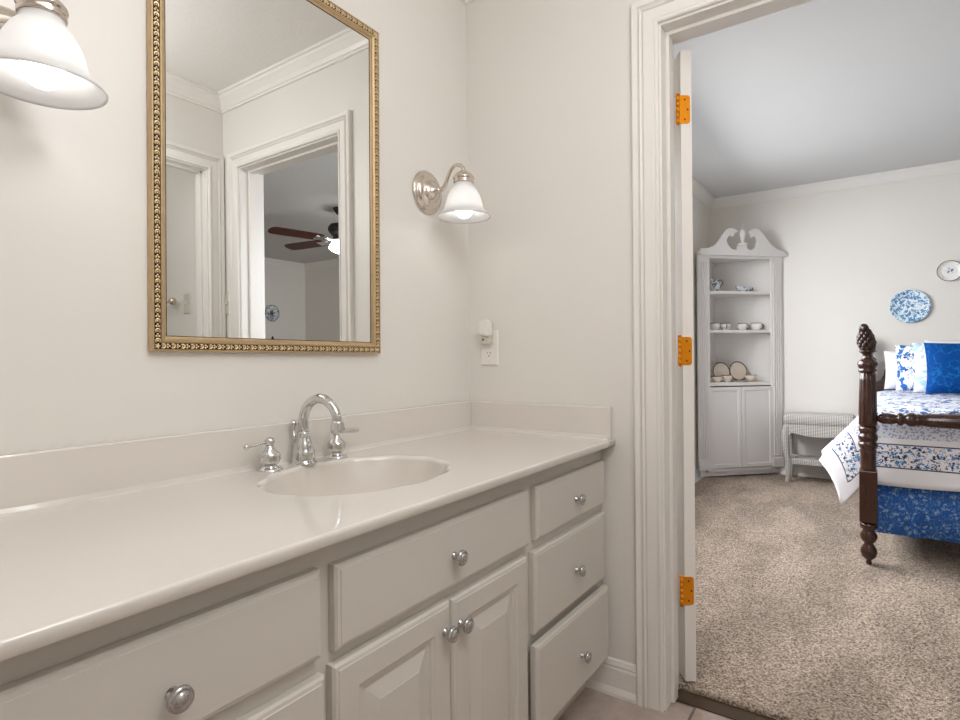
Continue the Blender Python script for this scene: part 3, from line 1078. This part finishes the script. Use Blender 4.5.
b.lathe([(0.07, 0.03), (0.078, 0.012), (0.066, 0.008)], 28, (HX, HY, 2.172))
b.build('bowl_fitter', M['chrome'], fan)


def wall_plate(name, mt, r, rx, mat_c, mat_r, label, motif=None):
    t_ = thing(name, mt.translation, label, 'plate')
    def lat(b, prof):
        rings = [b.ring([(r_ * math.cos(2 * PI * s / 48) * rx, -h_, r_ * math.sin(2 * PI * s / 48)) for s in range(48)]) for r_, h_ in prof]
        for q0, q1 in zip(rings, rings[1:]):
            b.bridge(q0, q1)
        b.f(rings[-1])
        b.f(rings[0][::-1])
    b = MB(mt)
    lat(b, [(r * 0.55, 0.001), (r * 0.62, 0.006), (r * 0.97, 0.018), (r, 0.021), (r * 0.975, 0.0225), (r * 0.90, 0.0185), (r * 0.66, 0.011), (r * 0.60, 0.009)])
    b.build('body', mat_c, t_)
    if mat_r:
        b = MB(mt)
        rings = [b.ring([(r_ * math.cos(2 * PI * s / 48) * rx, -h_, r_ * math.sin(2 * PI * s / 48)) for s in range(48)]) for r_, h_ in ((r * 0.945, 0.0218), (r * 0.975, 0.0233), (r * 1.004, 0.0215), (r * 0.99, 0.0195))]
        for q0, q1 in zip(rings, rings[1:]):
            b.bridge(q0, q1)
        b.build('rim', mat_r, t_)
    if motif:
        b = MB(mt)
        va = b.ring([(r * 0.30 * math.cos(2 * PI * s / 20) * (1 + 0.25 * math.cos(5 * 2 * PI * s / 20)), -0.0096, r * 0.30 * math.sin(2 * PI * s / 20) * (1 + 0.25 * math.cos(5 * 2 * PI * s / 20))) for s in range(20)])
        b.f(va)
        for q in range(4):
            a = PI / 4 + q * PI / 2
            va = b.ring([(r * 0.82 * math.cos(a) + r * 0.10 * math.cos(2 * PI * s / 12), -0.0172, r * 0.82 * math.sin(a) + r * 0.07 * math.sin(2 * PI * s / 12)) for s in range(12)])
            b.f(va)
        b.build('flower_motif', motif, t_)
    return t_


far = lambda y, z: Matrix(((0, 1, 0, X2 - 0.0005), (1, 0, 0, y), (0, 0, 1, z), (0, 0, 0, 1)))
wall_plate('wall_plate', far(-1.461, 1.428), 0.128, 1.0, M['plate_blue'], None, 'larger round blue floral plate hung on the wall above the pillows')
wall_plate('wall_plate', far(-1.702, 1.680), 0.078, 1.0, M['china'], M['rim'], 'small white plate with thin dark rim hung higher at the right edge', M['china_motif'])
wall_plate('wall_plate', Matrix(((1, 0, 0, 3.26), (0, -1, 0, YB + 0.0005), (0, 0, 1, 1.722), (0, 0, 0, 1))), 0.118, 1.0, M['china_motif'], M['rim'], 'blue grey round plate on the bedroom wall seen only in the mirror', M['rim'])
cs = thing('candle_stand', (3.10, YB + 0.25, ZC), 'dark wooden candle stand whose tip shows low in the mirror', 'candle stand')
b = MB()
b.lathe([(0.16, 0.0), (0.16, 0.025), (0.05, 0.05), (0.028, 0.10), (0.032, 0.4), (0.022, 0.7), (0.03, 1.0), (0.02, 1.05)], 20, (3.10, YB + 0.25, ZC))
b.build('pedestal', M['wood_dark'], cs)
b = MB()
b.lathe([(0.02, 1.05), (0.09, 1.09), (0.11, 1.16), (0.08, 1.22), (0.05, 1.26), (0.02, 1.33), (0.002, 1.37)], 20, (3.10, YB + 0.25, ZC))
b.build('finial', M['wood_dark'], cs)

# ------------------------------------------------------------------ corner cabinet (local frame: x along the face, y into the corner)
q2 = math.sqrt(0.5)
CM = Matrix(((q2, q2, 0, 3.279), (-q2, q2, 0, -0.008), (0, 0, 1, ZC), (0, 0, 0, 1)))
CW = 0.800


def tri(b, ins, z0, z1, yf=0.0):
    """triangular slab filling the corner behind the face"""
    pts = [(ins + yf, yf), (CW - ins - yf, yf), (CW / 2, CW / 2 - ins)]
    va = b.ring([(x, y, z0) for x, y in pts])
    vb = b.ring([(x, y, z1) for x, y in pts])
    b.f(va)
    b.f(vb[::-1])
    b.bridge(va, vb, False)


cab = thing('corner_cabinet', CM.translation, 'tall white corner china cabinet with swan-neck pediment and open shelves', 'cabinet')
b = MB(CM)
tri(b, 0.012, 0.012, 0.075, 0.02)
b.build('plinth', M['white'], cab)
b = MB(CM)
# two back panels along the walls, the lower face frame and the top
h_ = 1.90
for pts in ([(0.004, 0.0), (CW / 2, CW / 2 - 0.004), (CW / 2, CW / 2 - 0.020), (0.020, 0.0)], [(CW - 0.004, 0.0), (CW - 0.020, 0.0), (CW / 2, CW / 2 - 0.020), (CW / 2, CW / 2 - 0.004)]):
    va = b.ring([(x, y, 0.07) for x, y in pts])
    vb = b.ring([(x, y, h_) for x, y in pts])
    b.f(va)
    b.f(vb[::-1])
    b.bridge(va, vb, False)
b.box(0.09, CW - 0.09, 0.0, 0.02, 0.05, 0.075)
tri(b, 0.02, 0.075, 0.095, 0.004)
tri(b, 0.02, 1.88, 1.905, 0.004)
b.box(0.09, CW - 0.09, -0.004, 0.02, 1.865, 1.905)
b.build('carcass', M['white'], cab)
for x0 in (0.0, CW - 0.108):
    b = MB(CM)
    b.box(x0, x0 + 0.108, -0.012, 0.010, 0.07, 1.89, bev=0.002)
    for q in range(4):
        b.box(x0 + 0.014 + q * 0.0215, x0 + 0.026 + q * 0.0215, -0.019, -0.011, 0.17, 1.83, bev=0.003)
    b.box(x0 - 0.0, x0 + 0.108, -0.018, 0.0, 0.07, 0.15, bev=0.002)
    b.build('pilaster', M['white'], cab)
for z0, z1 in ((1.566, 1.588), (1.234, 1.256), (0.780, 0.811)):
    b = MB(CM)
    tri(b, 0.02, z0, z1, 0.004)
    b.build('shelf', M['white'], cab)
DP = [(0, 0), (0, 0.012), (0.003, 0.015), (0.030, 0.015), (0.034, 0.010), (0.040, 0.009)]
for x0, x1 in ((0.1, CW / 2 - 0.0015), (CW / 2 + 0.0015, CW - 0.1)):
    b = MB(CM)
    b.panel(x0, x1, 0.082, 0.770, 0.002, DP)
    b.build('door', M['white'], cab)
PD = [(-0.03, 1.91), (-0.03, 1.959), (0.053, 1.969), (0.114, 1.993), (0.156, 2.04), (0.194, 2.092), (0.227, 2.128), (0.269, 2.141), (0.316, 2.131), (0.345, 2.113), (0.31, 2.1), (0.29, 2.066), (0.26, 2.085), (0.231, 2.05), (0.229, 2.022), (0.249, 1.987), (0.284, 1.961), (0.328, 1.954), (0.339, 1.994), (0.427, 2.0), (0.433, 1.965), (0.476, 1.958), (0.517, 1.981), (0.537, 2.022), (0.533, 2.057), (0.508, 2.084), (0.483, 2.066), (0.468, 2.095), (0.443, 2.104), (0.463, 2.127), (0.497, 2.143), (0.538, 2.142), (0.578, 2.117), (0.628, 2.059), (0.678, 2.007), (0.737, 1.972), (0.81, 1.952), (0.835, 1.93), (0.835, 1.911)]
PD = [(0.0 + (x + 0.03) * 0.94 + 0.005, z - ZC - 0.006) for x, z in PD]
b = MB(CM)
b.prism(PD, -0.045, -0.024)
b.build('pediment', M['white'], cab)
b = MB(CM)
b.box(-0.004, CW + 0.004, -0.040, 0.002, 1.885, 1.915, bev=0.004)
b.build('cornice', M['white'], cab)
b = MB(CM)
b.lathe([(0.036, 1.973), (0.036, 1.990), (0.012, 1.996), (0.012, 2.012), (0.010, 2.018), (0.016, 2.035), (0.024, 2.065), (0.022, 2.090), (0.014, 2.103), (0.004, 2.112), (0.0025, 2.165), (0.0005, 2.170)], 20, (0.404, -0.034, 0))
b.build('urn_finial', M['white'], cab)


# china on the shelves
def c_at(s_, d_, z_):
    return CM @ Vector((s_, d_, z_))


def cup(s_, d_, z_, r, h, label, ang, mat_='china', group='cups on the middle shelf', saucer=False):
    p = c_at(s_, d_, z_)
    t_ = thing('tea_cup', p, label, 'cup', group)
    b = MB()
    b.lathe([(r * 0.55, 0.0), (r * 0.60, 0.004), (r * 0.92, h * 0.35), (r, h * 0.7), (r * 0.98, h), (r * 0.93, h), (r * 0.94, h * 0.7), (r * 0.86, h * 0.36), (r * 0.5, 0.006)], 24, p)
    b.build('bowl', M[mat_], t_)
    b = MB()
    b.lathe([(r * 0.985, h * 0.93), (r * 1.012, h * 0.955), (r * 1.0, h * 1.02), (r * 0.92, h * 1.015)], 24, p, cap=False)
    b.build('rim', M['rim'], t_)
    b = MB()
    ca, sa = math.cos(ang), math.sin(ang)
    P = []
    for q in range(9):
        a = -PI / 2 + q * PI / 8
        u = r * 0.93 + 0.020 * math.cos(a)
        P.append((p[0] + u * ca, p[1] + u * sa, p[2] + h * 0.55 + h * 0.30 * math.sin(a)))
    b.tube(P, 0.0035, 8)
    b.build('handle', M['rim' if mat_ == 'china' else mat_], t_)
    return t_


RD = R(-62)
cup(0.222, 0.10, 1.2565, 0.043, 0.064, 'white teacup farthest left on the middle cabinet shelf', R(-20))
cup(0.342, 0.12, 1.2565, 0.041, 0.064, 'second white teacup from the left on the middle cabinet shelf', R(200))
cup(0.502, 0.12, 1.2565, 0.043, 0.064, 'white teacup third along the middle cabinet shelf', RD)
cup(0.615, 0.085, 1.2565, 0.044, 0.064, 'rightmost white teacup on the middle cabinet shelf, handle right', RD)


def stand_plate(s_, d_, z_, r, label):
    p = c_at(s_, d_, z_)
    yaw = Matrix(((q2, q2, 0, p[0]), (-q2, q2, 0, p[1]), (0, 0, 1, p[2] + r * 0.985), (0, 0, 0, 1)))
    mt = yaw @ Matrix.Rotation(R(-12), 4, 'X')
    t_ = thing('display_plate', p, label, 'plate', 'plates standing on the bottom open shelf')
    def lat(b, prof):
        rings = [b.ring([(r_ * math.cos(2 * PI * s / 40), -h2_, r_ * math.sin(2 * PI * s / 40)) for s in range(40)]) for r_, h2_ in prof]
        for a0, a1 in zip(rings, rings[1:]):
            b.bridge(a0, a1)
        b.f(rings[-1])
        b.f(rings[0][::-1])
    b = MB(mt)
    lat(b, [(r * 0.6, 0.0), (r * 0.97, 0.010), (r, 0.012), (r * 0.96, 0.0135), (r * 0.68, 0.006), (r * 0.6, 0.005)])
    b.build('body', M['cream'], t_)
    b = MB(mt)
    rings = [b.ring([(r_ * math.cos(2 * PI * s / 40), -h2_, r_ * math.sin(2 * PI * s / 40)) for s in range(40)]) for r_, h2_ in ((r * 0.88, 0.0118), (r * 0.97, 0.0146), (r * 1.004, 0.0122))]
    for a0, a1 in zip(rings, rings[1:]):
        b.bridge(a0, a1)
    b.build('rim', M['rim'], t_)


stand_plate(0.310, 0.150, 0.8115, 0.085, 'left of two upright cream plates with dark rims in the cabinet')
stand_plate(0.474, 0.150, 0.8115, 0.088, 'right of two upright cream plates with dark rims in the cabinet')
cup(0.205, 0.050, 0.8115, 0.046, 0.050, 'cream bowl-shaped cup in front of the left upright plate', R(150), 'cream', 'cream cups on the bottom open shelf')
cup(0.305, 0.055, 0.8115, 0.042, 0.058, 'cream cup between the two upright plates', R(150), 'cream', 'cream cups on the bottom open shelf')
cup(0.545, 0.065, 0.8195, 0.046, 0.048, 'cream cup on a saucer right of the upright plates', R(-35), 'cream', 'cream cups on the bottom open shelf')
p = c_at(0.545, 0.065, 0.8115)
sa_ = MB().lathe([(0.03, 0.0), (0.068, 0.007), (0.070, 0.009), (0.04, 0.0065), (0.025, 0.006)], 28, p).build('saucer', M['cream'])
tag(sa_, 'cream saucer under the cup right of the upright plates', 'saucer')
p = c_at(0.425, 0.045, 0.8115)
sa_ = MB().lathe([(0.03, 0.0), (0.062, 0.007), (0.064, 0.009), (0.04, 0.0065), (0.025, 0.006)], 28, p).build('saucer', M['cream'])
tag(sa_, 'flat cream saucer lying before the right upright plate', 'saucer')

p = c_at(0.225, 0.10, 1.5885)
jg = thing('cream_jug', p, 'grey and white china jug at left on the top cabinet shelf', 'jug')
MB().lathe([(0.022, 0.0), (0.026, 0.006), (0.040, 0.030), (0.044, 0.050), (0.034, 0.078), (0.024, 0.092), (0.028, 0.112), (0.024, 0.112), (0.02, 0.092)], 24, p).build('body', M['china_motif'], jg)
b = MB()
b.tube([p + Vector((0.022, -0.022, 0.098)), p + Vector((0.045, -0.045, 0.105)), p + Vector((0.055, -0.055, 0.075)), p + Vector((0.030, -0.030, 0.035))], 0.004, 8, smooth_path=5)
b.build('handle', M['rim'], jg)
b = MB()
b.tube([p + Vector((-0.015, 0.015, 0.095)), p + Vector((-0.028, 0.028, 0.116))], [0.012, 0.006], 8)
b.build('spout', M['china'], jg)
p = c_at(0.510, 0.11, 1.5885)
gb = thing('sauce_boat', p, 'low white sauce boat with grey sprig on the top cabinet shelf', 'dish')
b = MB(Matrix.Translation(p) @ Matrix.Rotation(R(-45), 4, 'Z'))
rings = [b.ring([(r_ * 1.55 * math.cos(2 * PI * s / 28), r_ * math.sin(2 * PI * s / 28), h2_ + (0.016 * max(0, -math.cos(2 * PI * s / 28)) ** 2 * h2_ / 0.05)) for s in range(28)]) for r_, h2_ in ((0.022, 0.0), (0.026, 0.006), (0.042, 0.024), (0.048, 0.044), (0.045, 0.044), (0.038, 0.024), (0.02, 0.010))]
for r0, r1 in zip(rings, rings[1:]):
    b.bridge(r0, r1)
b.f(rings[-1])
b.f(rings[0][::-1])
b.build('body', M['china_motif'], gb)
b = MB(Matrix.Translation(p) @ Matrix.Rotation(R(-45), 4, 'Z'))
b.tube([(0.068, 0, 0.042), (0.088, 0, 0.046), (0.090, 0, 0.026), (0.060, 0, 0.016)], 0.0035, 8, smooth_path=5)
b.build('handle', M['rim'], gb)

# ------------------------------------------------------------------ wicker vanity bench
bx0, bx1, by0, by1 = 3.515, 3.815, -1.105, -0.615
BH = 0.082
bn = thing('wicker_bench', ((bx0 + bx1) / 2, (by0 + by1) / 2, ZC), 'white wicker bench with scalloped apron beside the corner cabinet', 'bench')


def rrect(x0, x1, y0, y1, r, n=5):
    P = []
    for cx_, cy_, a0 in ((x1 - r, y1 - r, 0), (x0 + r, y1 - r, PI / 2), (x0 + r, y0 + r, PI), (x1 - r, y0 + r, 1.5 * PI)):
        for q in range(n + 1):
            a = a0 + q * PI / 2 / n
            P.append((cx_ + r * math.cos(a), cy_ + r * math.sin(a)))
    return P


b = MB()
prev = None
for ins, z in ((0.010, 0.412 + BH), (0.0, 0.420 + BH), (0.0, 0.474 + BH), (0.006, 0.486 + BH), (0.020, 0.494 + BH)):
    rg = b.ring([(x, y, z) for x, y in rrect(bx0 + ins, bx1 - ins, by0 + ins, by1 - ins, 0.035)])
    if prev:
        b.bridge(prev, rg)
    prev = rg
b.f(prev)
b.build('seat', M['wicker'], bn)


def apron(b, u0, u1, put):
    n = 24
    top, bot = [], []
    for q in range(n + 1):
        t_ = q / n
        e_ = abs(2 * t_ - 1)
        zb = 0.318 + 0.045 * e_ ** 2 - 0.030 * e_ ** 8 - 0.055 * max(0, e_ - 0.86) / 0.14
        top.append((u0 + (u1 - u0) * t_, 0.415 + BH))
        bot.append((u0 + (u1 - u0) * t_, zb + BH))
    for d0, d1 in ((0.0, 0.014),):
        va = b.ring([put(u, d0, z) for u, z in top + bot[::-1]])
        vb = b.ring([put(u, d1, z) for u, z in top + bot[::-1]])
        b.f(va)
        b.f(vb[::-1])
        b.bridge(va, vb, False)


b = MB()
apron(b, by1 - 0.02, by0 + 0.02, lambda u, d, z: (bx0 + 0.006 + d, u, z))
apron(b, by1 - 0.02, by0 + 0.02, lambda u, d, z: (bx1 - 0.006 - d, u, z))
apron(b, bx0 + 0.02, bx1 - 0.02, lambda u, d, z: (u, by1 - 0.006 - d, z))
apron(b, bx0 + 0.02, bx1 - 0.02, lambda u, d, z: (u, by0 + 0.006 + d, z))
b.build('apron', M['wicker'], bn)
B((bx0 + 0.03, bx1 - 0.03, by0 + 0.03, by1 - 0.03, 0.168, 0.214), bev=0.006).build('shelf', M['wicker'], bn)
for lx, ox in ((bx0 + 0.028, -1), (bx1 - 0.028, 1)):
    for ly, oy in ((by0 + 0.028, -1), (by1 - 0.028, 1)):
        b = MB()
        P = [(0.0, 0.49, 0.024), (0.010, 0.44, 0.027), (0.014, 0.37, 0.027), (0.006, 0.27, 0.024), (-0.004, 0.18, 0.021), (-0.006, 0.08, 0.018), (0.0, 0.04, 0.018), (0.004, ZC + 0.001, 0.020)]
        b.tube([(lx + ox * p_ * 0.6, ly + oy * p_, z) for p_, z, r_ in P], [r_ for *_, r_ in P], 12, smooth_path=3)
        b.build('leg', M['wicker'], bn)

# ------------------------------------------------------------------ four-poster bed
PX, PY, PY2, HX_ = 1.695, -1.203, -2.83, 3.77
bed = thing('four_poster_bed', (2.75, -2.0, ZC), 'dark mahogany bed with carved pineapple posts and reeded foot rail', 'bed')


def post(x, y, dark=False):
    b = MB()
    z = ZC
    # turned foot, square block, turned rings, reeded shaft, pineapple
    b.lathe([(0.010, 0.001), (0.014, 0.012), (0.010, 0.020), (0.014, 0.026), (0.030, 0.040), (0.036, 0.062), (0.034, 0.078), (0.022, 0.098), (0.019, 0.108), (0.030, 0.118), (0.036, 0.134), (0.036, 0.148), (0.026, 0.166), (0.024, 0.172), (0.034, 0.180), (0.038, 0.192), (0.036, 0.202), (0.026, 0.212)], 24, (x, y, z))
    b.box(x - 0.0375, x + 0.0375, y - 0.0375, y + 0.0375, z + 0.212, z + 0.468, bev=0.005)
    b.lathe([(0.030, 0.466), (0.036, 0.472), (0.033, 0.482), (0.0335, 0.545), (0.036, 0.565), (0.032, 0.573), (0.038, 0.580), (0.042, 0.592), (0.041, 0.602), (0.034, 0.608), (0.038, 0.616), (0.042, 0.628), (0.040, 0.642), (0.034, 0.648), (0.036, 0.656), (0.040, 0.666), (0.038, 0.678), (0.034, 0.684)], 28, (x, y, z))
    b.lathe([(0.034, 0.682), (0.038, 0.698), (0.0378, 0.76), (0.0355, 0.84), (0.033, 0.91), (0.032, 0.948), (0.026, 0.952)], 72, (x, y, z), mod=lambda a, i: 1 + (0.085 * (abs(math.cos(6 * a)) - 0.6) if 0 < i < 6 else 0))
    b.lathe([(0.032, 0.950), (0.040, 0.956), (0.040, 0.964), (0.032, 0.968), (0.038, 0.974), (0.043, 0.986), (0.042, 0.998), (0.034, 1.010), (0.024, 1.018), (0.0195, 1.028), (0.020, 1.040), (0.030, 1.048), (0.036, 1.053), (0.036, 1.058), (0.022, 1.062)], 28, (x, y, z))
    o = b.build('post', M['wood'], bed)
    b = MB()
    rows = 7
    for i in range(rows):
        t_ = i / (rows - 1)
        rr = 0.036 * math.sin(PI * (0.24 + 0.66 * t_)) ** 0.8
        zz = z + 1.070 + t_ * 0.085
        n = 8 if i < rows - 1 else 5
        for s in range(n):
            a = 2 * PI * (s + 0.5 * (i % 2)) / n
            b.ball((x + rr * 0.86 * math.cos(a) - 0.012 * t_ * 0.5, y + rr * 0.86 * math.sin(a) + 0.012 * t_, zz), 0.0115, 8, (0.95, 0.95, 1.35))
    b.lathe([(0.022, 1.058), (0.034, 1.075), (0.036, 1.10), (0.026, 1.135), (0.016, 1.160), (0.004, 1.170)], 16, (x, y, z))
    b.ball((x - 0.012, y + 0.014, z + 1.168), 0.021, 12, (1, 1, 1.15))
    for s in range(6):
        a = 2 * PI * s / 6
        b.ball((x - 0.012 + 0.016 * math.cos(a), y + 0.014 + 0.016 * math.sin(a), z + 1.166), 0.008, 8, (1, 1, 1.7))
    b.build('pineapple_finial', M['wood_dark'], o)
    return o


for x in (PX, HX_):
    for y in (PY, PY2):
        post(x, y)
b = MB()
Lr = PY - PY2
half = [(0.013, 0.030), (0.014, 0.040), (0.021, 0.048), (0.026, 0.060), (0.027, 0.085), (0.024, 0.105), (0.020, 0.114), (0.028, 0.120), (0.032, 0.128), (0.030, 0.136), (0.022, 0.142), (0.022, 0.150), (0.029, 0.156), (0.0335, 0.168), (0.032, 0.180), (0.026, 0.190), (0.029, 0.196), (0.029, 0.202), (0.026, 0.206), (0.031, 0.24), (0.036, 0.40), (0.039, 0.60), (0.040, Lr / 2)]
prof = half + [(r_, Lr - h2_) for r_, h2_ in half[:-1][::-1]]
nh = len(half)
b.lathe(prof, 60, (PX, PY, 0.745), 'y', mod=lambda a, i: 1 + (0.055 * (abs(math.cos(6 * a)) - 0.6) if (nh - 5) < i < (nh + 3) else 0))
b.build('foot_rail', M['wood'], bed)
B((PX - 0.012, PX + 0.018, PY2, PY, 0.30, 0.36)).build('cross_rail', M['wood_dark'], bed) if False else None
for y in (PY - 0.01, PY2 + 0.01):
    B((PX, HX_, y - 0.014, y + 0.014, 0.26, 0.40), bev=0.003).build('side_rail', M['wood_dark'], bed)
hb = [(-1.19, 0.40), (-1.19, 0.835), (-1.235, 0.838), (-1.272, 0.855), (-1.290, 0.89), (-1.296, 0.935), (-1.31, 0.955), (-1.35, 0.985), (-1.5, 1.02), (-2.0, 1.06), (-2.52, 1.02), (-2.68, 0.985), (-2.72, 0.955), (-2.734, 0.935), (-2.74, 0.89), (-2.76, 0.855), (-2.79, 0.838), (-2.83, 0.835), (-2.83, 0.40)]
b = MB(Matrix(((0, 1, 0, HX_), (1, 0, 0, 0), (0, 0, 1, 0), (0, 0, 0, 1))))
b.prism(hb, -0.012, 0.012)
b.build('headboard', M['wood_dark'], bed)

# bed skirt
ZK = 0.150
b = MB()
path = []
for q in range(0, 61):
    path.append((3.66 - q * (3.66 - 1.845) / 60, -1.226))
nf = 110
for q in range(1, nf + 1):
    path.append((1.845, -1.226 - q * (2.79 - 1.226) / nf))
top, bot = [], []
L = 0
pv = None
for (x, y) in path:
    if pv:
        L += math.dist(pv, (x, y))
    pv = (x, y)
    wob = 0.004 * math.sin(L * 24) + 0.003 * math.sin(L * 11 + 1)
    pl = 0.035 * math.exp(-((y + 1.385) / 0.018) ** 2) if x < 1.85 else 0
    dx, dy = (-1, 0) if x < 1.85 else (0, 1)
    top.append((x, y, 0.52))
    bot.append((x + dx * (0.006 + wob + pl * 0.8), y + dy * (0.006 + wob), ZK))
va, vb = b.ring(top), b.ring(bot)
b.bridge(va, vb, True, closed=False)
sk = b.build('bed_skirt', M['skirt'])
sk.modifiers.new('solid', 'SOLIDIFY').thickness = 0.003
tag(sk, 'navy blue floral bed skirt hanging under the bedspread', 'bed skirt')

# bedspread
CXB, CYB, ZB = 1.815, -1.226, 0.762
HF, HS = 0.375, 0.365
b = MB()
uvl = b.bm.loops.layers.uv.new('hem')
vuv = {}


def cv(p, e, vv=0.0):
    v_ = b.v(p)
    vuv[v_] = (e, vv)
    return v_


cols = []
NR = 16


def drop_col(base, phi, outdir, Lc, tilt, ca, cb, wob):
    """one hanging column of cloth from base point; ca, cb: cloth lengths over foot and side"""
    cl = []
    for j in range(NR + 1):
        t_ = j / NR
        s_ = t_ * Lc
        # rounded shoulder then a straight fall at the tilt angle
        sh_ = 0.05
        if s_ < sh_:
            a = s_ / sh_ * (PI / 2 - tilt)
            r_ = sh_ / (PI / 2 - tilt)
            o_, z_ = r_ * math.sin(a), r_ * (1 - math.cos(a))
        else:
            r_ = sh_ / (PI / 2 - tilt)
            a = PI / 2 - tilt
            o_ = r_ * math.sin(a) + (s_ - sh_) * math.sin(tilt)
            z_ = r_ * (1 - math.cos(a)) + (s_ - sh_) * math.cos(tilt)
        o_ += wob * t_
        if ca is None:
            e_ = HS - s_
        elif cb is None:
            e_ = HF - s_
        else:
            e_ = min(HF - ca * t_, HS - cb * t_)
        cl.append(cv((base[0] + outdir[0] * o_, base[1] + outdir[1] * o_, ZB - z_), e_))
    cols.append(cl)


ns = 44
for q in range(ns + 1):
    x = 3.66 - q * (3.66 - CXB) / ns
    drop_col((x, CYB), 90, (0, 1), HS, R(7) + R(33) * max(0, min(1, (3.45 - x) / 1.3)), None, 0, 0.010 * math.sin(x * 9))
na = 22
for q in range(1, na):
    ph = PI / 2 * (1 - q / na)                 # 90 deg = side, 0 = foot
    Lc = min(HF / max(math.cos(ph), 1e-3), HS / max(math.sin(ph), 1e-3))
    ca_, cb_ = Lc * math.cos(ph), Lc * math.sin(ph)
    w_ = ph / (PI / 2)
    pg = PI / 2 * w_ ** 0.62
    tilt = R(6) + R(34) * w_ ** 1.1 - R(6) * math.sin(PI * w_)
    drop_col((CXB, CYB), ph, (-math.cos(pg), math.sin(pg)), Lc, tilt, ca_, cb_, 0.0)
nf = 60
for q in range(nf + 1):
    y = CYB - q * (2.79 - 1.222) / nf
    sag = 0.012 * math.sin(y * 7.0)
    drop_col((CXB, y), 0, (-1, 0), HF + (0.012 * math.sin(y * 5 + 2) - 0.012 if q else 0), R(5), 0, None, sag * 0.4)
for a, c0 in zip(cols, cols[1:]):
    for j in range(NR):
        b.f([a[j], c0[j], c0[j + 1], a[j + 1]], True)
# the top
gx, gy = 40, 34
grid = []
for i in range(gx + 1):
    row = []
    for j in range(gy + 1):
        x = CXB + i * (3.66 - CXB) / gx
        y = CYB - j * (2.79 - 1.222) / gy
        ed = min(x - CXB, CYB - y, 0.25)
        row.append(cv((x, y, ZB + 0.02 * math.sin(PI / 2 * min(1, ed / 0.12)) + 0.004 * math.sin(7 * x + 3 * y) * min(1, ed / 0.1)), 0.36 + max(ed, 0)))
    grid.append(row)
for i in range(gx):
    for j in range(gy):
        b.f([grid[i][j], grid[i + 1][j], grid[i + 1][j + 1], grid[i][j + 1]], True)
for fc in b.bm.faces:
    for lp in fc.loops:
        lp[uvl].uv = vuv[lp.vert]
bmesh.ops.remove_doubles(b.bm, verts=b.bm.verts, dist=0.0008)
bs = b.build('bedspread', M['spread'])
bs.modifiers.new('solid', 'SOLIDIFY').thickness = 0.006
tag(bs, 'white and blue floral bedspread with bordered corner draped over the bed', 'bedspread')


# pillows
def pillow(name, y, x, z, wy, hz, th, lean, mat_, label, yaw=0):
    mt = Matrix.Translation((x, y, z + hz / 2)) @ Matrix.Rotation(R(yaw), 4, 'Z') @ Matrix.Rotation(R(lean), 4, 'Y')
    b = MB(mt)
    n = 16
    fr_, bk = [], []
    for i in range(n + 1):
        ra, rb = [], []
        for j in range(n + 1):
            u, v_ = 2 * i / n - 1, 2 * j / n - 1
            th_ = th / 2 * ((1 - u ** 4) * (1 - v_ ** 4)) ** 0.55 + 0.003
            pu = u * (1 - 0.07 * (1 - abs(u) ** 3) * v_ ** 2 - 0.055 * (1 - v_ * v_))
            pv_ = v_ * (1 - 0.055 * (1 - u * u))
            ra.append(b.v((-th_, pu * wy / 2, pv_ * hz / 2)))
            rb.append(b.v((th_, pu * wy / 2, pv_ * hz / 2)))
        fr_.append(ra)
        bk.append(rb)
    for g in (fr_, bk):
        for i in range(n):
            for j in range(n):
                b.f([g[i][j], g[i + 1][j], g[i + 1][j + 1], g[i][j + 1]], True)
    for i in range(n):
        b.f([fr_[i][0], fr_[i + 1][0], bk[i + 1][0], bk[i][0]], True)
        b.f([fr_[i][n], fr_[i + 1][n], bk[i + 1][n], bk[i][n]], True)
        b.f([fr_[0][i], fr_[0][i + 1], bk[0][i + 1], bk[0][i]], True)
        b.f([fr_[n][i], fr_[n][i + 1], bk[n][i + 1], bk[n][i]], True)
    return tag(b.build(name, mat_), label, 'pillow')


ZP = 0.787
pillow('pillow', -1.50, 3.60, ZP, 0.42, 0.30, 0.10, 16, M['cotton'], 'plain white pillow at the near side of the headboard beside the post')
pillow('pillow', -1.80, 3.705, ZP, 0.52, 0.375, 0.07, 6, M['cotton'], 'plain white pillow at the back peeking above the others')
pillow('pillow', -1.585, 3.39, ZP, 0.46, 0.345, 0.09, 18, M['floral'], 'white pillow with blue flowers left of the blue cushion')
pillow('pillow', -1.68, 3.25, ZP, 0.46, 0.355, 0.08, 18, M['pale'], 'white pillow with faint pale blue pattern behind the blue cushion')
pillow('cushion', -1.722, 3.03, ZP, 0.44, 0.355, 0.12, 20, M['royal'], 'royal blue patterned square cushion at the front of the pillows')
